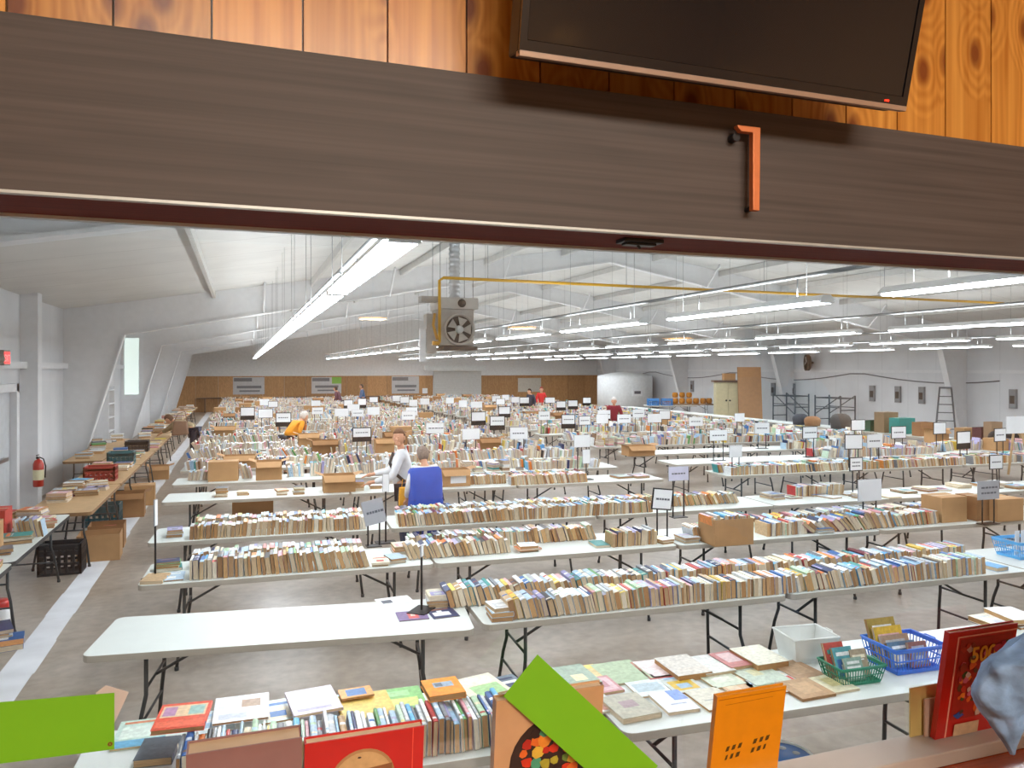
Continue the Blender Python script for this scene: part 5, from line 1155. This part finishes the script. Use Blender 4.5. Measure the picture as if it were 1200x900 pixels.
p = onz(5, 750, .05); lay_book(p.x, p.y, .2, .3, .4, .05, 'floor by the stripe', ('blue', '2c5c98'), 'blue and orange book lying on the floor beside the white stripe', z=.0, art=[(0, .4, 0, 1, 'c98a50'), (.5, .8, .1, .6, 'e8e8e8')])
# ---- banners on the far wall
for i, (u0, u1, v0, v1, g) in enumerate(((273, 310, 442, 462, None), (365, 400, 442, 461, '7ab648'), (459, 491, 441, 461, None))):
    a, b = onY(u0, v0, YB-.07), onY(u1, v1, YB-.07); t = empty('wall_banner', (a.x, YB-.07, b.z)); w_, h_ = b.x-a.x, a.z-b.z
    m = MB(); m.box((0, -.01, 0), (w_, 0, h_)); m.build('sheet', mat('banner_grey', 'b9bdc0', .6), t)
    m = MB(); m.box((w_*.12, -.013, h_*.35), (w_*.9, -.011, h_*.5)); m.box((w_*.2, -.013, h_*.15), (w_*.85, -.011, h_*.24)); m.box((.05, -.013, h_*.75), (w_*.6, -.011, h_*.95)); m.build('banner_print', mat('banner_ink', '6a7078', .6), t)
    if g: m = MB(); m.box((w_*.68, -.014, h_*.6), (w_, -.011, h_)); m.build('green_corner', mat('banner_green', g, .6), t)
    tag(t, ['grey banner on the far wall nearest the left corner', 'grey banner with a green corner on the far wall', 'grey banner on the far wall beside the shutter'][i], 'banner')
a, b = onY(607, 443, YB-.07), onY(634, 459, YB-.07); m = MB(); m.box((a.x, YB-.08, b.z), (b.x, YB-.06, a.z)); tag(m.build('notice_board', mat('pale_board', 'c6c3b8', .6)), 'pale blank board on the far wall right of the shutter', 'board')
a, b = onY(495, 455, YB-.07), onY(501, 461, YB-.07); m = MB(); m.box((a.x, YB-.08, b.z), (b.x, YB-.06, a.z)); tag(m.build('wall_notice', M_CARD), 'small white notice on the panelling just left of the shutter', 'notice')
# long counter under the far wall with odds and ends
m = MB(); m.box((-2.4, YB-.6, .78), (11.0, YB-.1, .84)); 
for x in range(-2, 11, 2): m.box((x, YB-.58, 0), (x+.06, YB-.12, .78))
tag(m.build('wall_counter', mat('dark_counter', '6a5040', .6)), 'long wooden counter under the banners on the far wall', 'counter')
# white booth (tank) by the far right
X1 = uX(705, 39.5); X2 = uX(768, 39.5); t = empty('white_tank', ((X1+X2)/2, 40, 0)); rr_ = (X2-X1)/2*.92
m = MB(); m.lathe([(.001, .001), (rr_, .001), (rr_, 1.98), (rr_*.97, 2.1), (rr_*.5, 2.26), (.001, 2.32)], 40); m.build('shell', mat('white_tank_shell', 'f0f4f5', .45), t)
m = MB(); m.box((-.35, -rr_-.03, .95), (.25, -rr_+.06, 1.35)); m.build('notice', M_CARD, t); m = MB(); m.box((-.25, -rr_-.035, 1.08), (.15, -rr_-.03, 1.24)); m.build('notice_print', M_INK, t)
tag(t, 'large white round tank with a small notice near the far wall', 'tank')
# ---- right side: tables, cabinet, sheet, scaffold, ladder, outlet boxes, fan
GR = 'tables along the right wall'
for k in range(7): table(17.2, 14.6+k*2.47, PI/2, 'white', 2.44, 'white table along the right wall, %s from the window' % ordw(k+1), GR)
def rX(u, X): # world Y where column u meets plane X
    uu = (u-600)/F; return X*(CS-uu*SN)/(uu*CS+SN)
def rpos(u, X): return Vector((X, rX(u, X), 0))
p = rpos(853, 20.2); t = empty('storage_cabinet', p, math.radians(-25)); tag(t, 'tall cream cabinet with paired knobs near the right wall', 'cabinet')
m = MB(); m.box((-.5, 0, 0), (.5, .7, 1.9)); m.build('body', mat('cream_cabinet', 'd2c7a0', .5), t)
for s in (0, 1): 
    m = MB(); m.box((-.48+s*.49, -.03, .06), (-.01+s*.49, 0, 1.85)); d = m.build('door', mat('cream_cabinet', 'd2c7a0'), t)
    m = MB(); m.lathe([(.001, .04), (.04, .03), (.03, 0)], 10, M=Matrix.Translation((-.08+s*.16, -.03, 1.1)) @ Matrix.Rotation(PI/2, 4, 'X')); m.build('knob', M_BLK, d)
m = MB(); m.box((-.6, -.1, 1.9), (.65, .8, 1.98)); m.build('top_board', mat('dark_counter', '6a5040'), t)
carton(p.x-.1, p.y+.15, 1.981, .5, .4, .3, -.4, 'brown box on top of the cream cabinet', None, open_=False)
p = rpos(880, 20.6); t = empty('plywood_sheet', p, math.radians(-25)); tag(t, 'tall brown sheet of board leaning upright beside the cream cabinet', 'board')
m = MB(); MM = Matrix.Rotation(math.radians(-9), 4, 'X'); m.box((-.5, 0, 0), (.5, .03, 2.6), M=MM); m.build('sheet', mat('brown_board', 'b98c62', .6), t); m = MB(); m.box((-.5, -.004, 0), (-.48, .034, 2.6), M=MM); m.build('edge_strip', M_CB2, t)
# scaffold
Ya, Yb_ = rX(985, 21.6), rX(906, 21.6); t = empty('scaffold', (21.6, Ya, 0)); L_ = Yb_-Ya; tag(t, 'low grey tube scaffold standing along the right wall', 'scaffold'); M_SC = mat('scaffold_tube', '6a6f75', .5, .4)
for y in (0, L_*.35, L_*.65, L_):
    for x in (0, .7): m = MB(); m.tube([(x, y, .0), (x, y, 1.45)], .03, 8); m.build('post', M_SC, t)
for y in (0, L_*.35, L_*.65, L_):
    m = MB()
    for z in (.5, .9, 1.35): m.tube([(0, y, z), (.7, y, z)], .022, 6)
    m.build('rung', M_SC, t)
for x in (0, .7):
    m = MB()
    for a, b in ((0, L_*.35), (L_*.65, L_)): m.tube([(x, a, 1.35), (x, b, 1.35)], .025, 6); m.tube([(x, a, 1.0), (x, b, 1.0)], .02, 6)
    m.build('rail', M_SC, t); m = MB(); m.tube([(x, 0, 1.45), (x, L_*.35, .7)], .02, 6); m.build('brace', M_SC, t)
    m = MB(); m.tube([(x, L_*.65, .6), (x, L_, 1.45)], .02, 6); m.build('brace', M_SC, t)
# ladder
pl = rpos(1108, 21.9); t = empty('step_ladder', pl, math.radians(-50)); tag(t, 'dark step ladder standing against the right wall', 'ladder')
for s in (-1, 1):
    for f, y in (('rail', -.35), ('rail', .35)): m = MB(); m.tube([(s*.32, y, 0), (s*.17, 0, 1.85)], .028, 6); m.build('rail', M_SC, t)
for k in range(6): f_ = (k+1)/7; m = MB(); w_ = .32-.15*f_; m.box((-w_, -.35*(1-f_)-.05, 1.85*f_-.015), (w_, -.35*(1-f_)+.05, 1.85*f_+.015)); m.build('step', M_SC, t)
m = MB(); m.box((-.19, -.12, 1.84), (.19, .12, 1.9)); m.build('cap', M_SC, t)
for k, u in enumerate((801, 811, 906, 917, 929, 1022, 1052, 1080, 1187)):
    y = rX(u, XR-.05); m = MB(); m.box((XR-.08, y-.12, 1.25), (XR, y+.12, 1.85)); m.box((XR-.1, y-.07, 1.4), (XR-.08, y+.07, 1.65), 1)
    tag(m.build('outlet_box', [mat('grey_box', '9a9a98'), M_HD]), 'grey electrical box on the right wall, %s from the far corner' % ordw(k+1), 'outlet', 'electrical boxes on the right wall')
m = MB(); pts = []
for k in range(30): y = 18+k*.8; pts.append((XR-.03, y, 2.35-.35*math.sin((y % 8)/8*PI)))
m.tube(pts, .02, 5); tag(m.build('wall_cable', mat('dark_cable', '6a6c70', .6)), 'dark cable sagging in loops along the right wall', 'cable')
y = rX(945, XR-.4); t = empty('wall_fan', (XR-.05, y, 2.75)); tag(t, 'dark round fan mounted high on the right wall', 'fan')
FM = Matrix.Translation((-.35, 0, 0)) @ Matrix.Rotation(-PI/2, 4, 'Y') @ Matrix.Rotation(-.5, 4, 'X'); m = MB(); m.lathe([(.3, 0), (.34, .05), (.34, -.1), (.28, -.15), (.05, -.18)], 24, M=FM); m.build('cage', M_HD, t)
for k in range(4): m = MB(); a = k*PI/2; m.face([FM @ Vector((.05*math.cos(a), .05*math.sin(a), 0)), FM @ Vector((.28*math.cos(a-.2), .28*math.sin(a-.2), 0)), FM @ Vector((.28*math.cos(a+.5), .28*math.sin(a+.5), .04)), FM @ Vector((.05*math.cos(a+.8), .05*math.sin(a+.8), .02))]); m.build('blade', M_HG, t)
m = MB(); m.tube([(0, 0, 0), (-.3, 0, 0)], .04, 8); m.build('arm', M_HD, t)
# clutter on the right wall tables
cols = ['7a5a44', '2c3438', '2f7f80', 'a8875c', '3a3a3e', '8a6a50', '1f5f4c', '3f6fae']
def rclut(u, X, w, d, h, col, lb, z=TBH, shape='box'):
    y = rX(u, X); t = None
    if shape == 'box': t = carton(X, y, z, w, d*.7, h, 0., lb, 'boxes along the right wall', open_=R.random() < .4, flaps=False, m_=mat('card_'+col, col, .7))
    else:
        m = MB(); pr = [(.001, h)]+[(w/2*math.sin(a)**.7, h*.5+h*.5*math.cos(a)) for a in (.4, .8, 1.2, 1.6, 2.0)]+[(w/2*.9, .002), (.001, .002)]
        m.lathe(pr[::-1], 12); o = m.build('cloth_bag', mat('cloth_'+col, col, .8)); o.location = (X, y, z); tag(o, lb, 'bag', 'bags along the right wall')
for i, (u, w, d, h, col, shp) in enumerate(((938, .5, .5, .35, '4a4a50', 'bag'), (952, .5, .4, .3, 'a57850', 'bag'), (985, .6, .6, .45, '5a5450', 'bag'), (1020, .5, .4, .3, '14503c', 'box'), (1036, .5, .5, .55, '8a7458', 'box'), (1054, .55, .5, .42, '1f8a84', 'box'), (1079, .45, .4, .36, '9a6e48', 'box'), (1130, .4, .4, .3, 'b08a60', 'box'), (1150, .35, .35, .35, '5a3038', 'box'), (1162, .35, .3, .5, 'a08468', 'box'), (1178, .7, .5, .35, '1c1c20', 'bag'), (1195, .4, .4, .45, 'b0946c', 'box'))):
    rclut(u, 16.6, w, d, h, col, '%s on the right wall tables, %s from their far end' % ({'box': 'box', 'bag': 'rounded cloth bag'}[shp], ordw(i+1)), shape=shp)
c0 = at(780, 432, 38.); a0 = -TH
table(c0.x, c0.y, a0, 'wood', 2.44, 'wooden table holding the orange bundles near the white tank', None)
dx, dy = Vector((math.cos(a0), math.sin(a0), 0)), Vector((-math.sin(a0), math.cos(a0), 0))
for i, (lx, ly, lz) in enumerate(((.2, .38, 0), (.55, .36, 0), (.9, .4, 0), (1.25, .35, 0), (1.6, .4, 0), (1.95, .38, 0), (2.25, .4, 0), (.55, .38, .3), (.9, .38, .3), (1.25, .38, .3))):
    rw = .16 if i < 7 else .15; m = MB(); m.lathe([(.001, .002), (rw*.8, .02), (rw, rw*.9), (rw*.8, rw*1.75), (.001, rw*1.8)], 14); o = m.build('cushion', mat('orange_fabric', 'c8842e', .8, var=.3)); o.location = c0+dx*lx+dy*ly; o.location.z = TBH+.002+lz
    tag(o, 'orange bundle %s near the far right wall, %s from the white tank' % ('on the table' if i < 7 else 'on top of another', ordw(i+1 if i < 7 else i-6)), 'bundle', 'orange bundles near the far right wall')
c1 = at(757, 432, 36.4); table(c1.x, c1.y, a0, 'white', 2.44, 'white table with blue crates beside the white tank', None)
for i, lx in enumerate((.15, .8)):
    q = c1+dx*lx+dy*.15; crate(q.x, q.y, .5, .4, .3, '3a86c8', ['blue crate on a white table nearest the white tank', 'blue crate beside another, nearer the orange bundles'][i], z=TBH+.001, rz=a0)
# ================================================================ EMIT BOOKS: the 300 that show largest as things, the rest as one mass
def size_px(b):
    p = b['M'] @ Vector((b['T']/2, b['H']/2, b['W']/2)); z = dep(p)
    if z < .8: return 0
    u, v = proj(p)
    if not (-10 < u < 1210 and 200 < v < 905): return 0
    w = (b['T']*(b['W']+b['H']*.5) if b['pose'] == 'up' else b['W']*b['H']*.5)
    return w/z/z*1e4
for b in BOOKS: b['s'] = size_px(b)
order = sorted(range(len(BOOKS)), key=lambda i: -BOOKS[i]['s'])
top = set(i for i in order[:300-NFRONT] if BOOKS[i]['s'] > 0)
print('books', len(BOOKS), 'smallest individual', BOOKS[order[299-NFRONT]]['s'])
cnt = {}
mass = MB(); nmass = 0
byw = {}
for i, b in enumerate(BOOKS): byw.setdefault(b['where'], []).append(i)
labels = {}
SZ = lambda t: 'slim ' if t < .02 else ('thick ' if t > .037 else '')
for wh, L in byw.items():
    n = len(L)
    for j, i in enumerate(L):
        b = BOOKS[i]
        if i not in top: continue
        if b['label']: lb = b['label']
        elif b['pose'] == 'up':
            k = j+1; e = n-j
            pos = ('%s from its left end' % ordw(k)) if k <= e else ('%s from its right end' % ordw(e))
            lb = '%s%s book, spine up, %s, %s' % (SZ(b['T']), b['cn'], wh, pos)
            if k == 1: lb = '%s%s book, spine up, at the left end of the %s' % (SZ(b['T']), b['cn'], wh)
        else:
            lb = '%s%s book lying flat, %s, number %s there' % (SZ(b['T']), b['cn'], wh, ordw(j+1).replace('first', 'one')) if False else '%s%s book lying flat, %s, %s in its group' % (SZ(b['T']), b['cn'], wh, ordw(j+1))
        lb = lb.replace(', 0', ', ')
        if len(lb.split()) > 16: lb = lb.replace(', spine up', '')
        if len(lb.split()) > 16: lb = lb.replace('thick ', '').replace('slim ', '')
        while lb in labels: lb += ', again'
        labels[lb] = 1
        mb, mp = MB(), MB(); M0 = b['M']; b2 = dict(b); b2['M'] = Matrix.Identity(4)
        book_mesh(b2, mb, mp)
        o = mb.build('book', M_COVER); o.matrix_world = M0
        tag(o, lb, 'book', 'books standing spine up in ranks' if b['pose'] == 'up' else 'books lying flat on the tables')
        mp.build('page_block', M_PAGES, o)
mass = MB(); mpg = MB()
for i, b in enumerate(BOOKS):
    if i in top: continue
    p = b['M'].translation; z = dep(p)
    if z < .5: continue
    u, v = proj(p)
    if u > 1330: continue
    if z < 10: book_mesh(b, mass, mass) if False else book_mesh(b, mass, mass, True)
    else: book_mesh(b, mass, mass, True)
o = mass.build('distant_books', [M_COVER, M_PAGES]); tag(o, 'countless books packed on the tables all the way to the far wall', 'books', kind='stuff')
print('mass faces', len(mass.f))
# ================================================================ RENDER LOOK
w = bpy.data.worlds.new('world'); bpy.context.scene.world = w; w.use_nodes = True
w.node_tree.nodes['Background'].inputs[0].default_value = (.8, .9, 1, 1); w.node_tree.nodes['Background'].inputs[1].default_value = .3
vs = bpy.context.scene.view_settings
vs.view_transform = 'Standard'; vs.look = 'None'; vs.gamma = 1; vs.use_curve_mapping = False; vs.exposure = .62
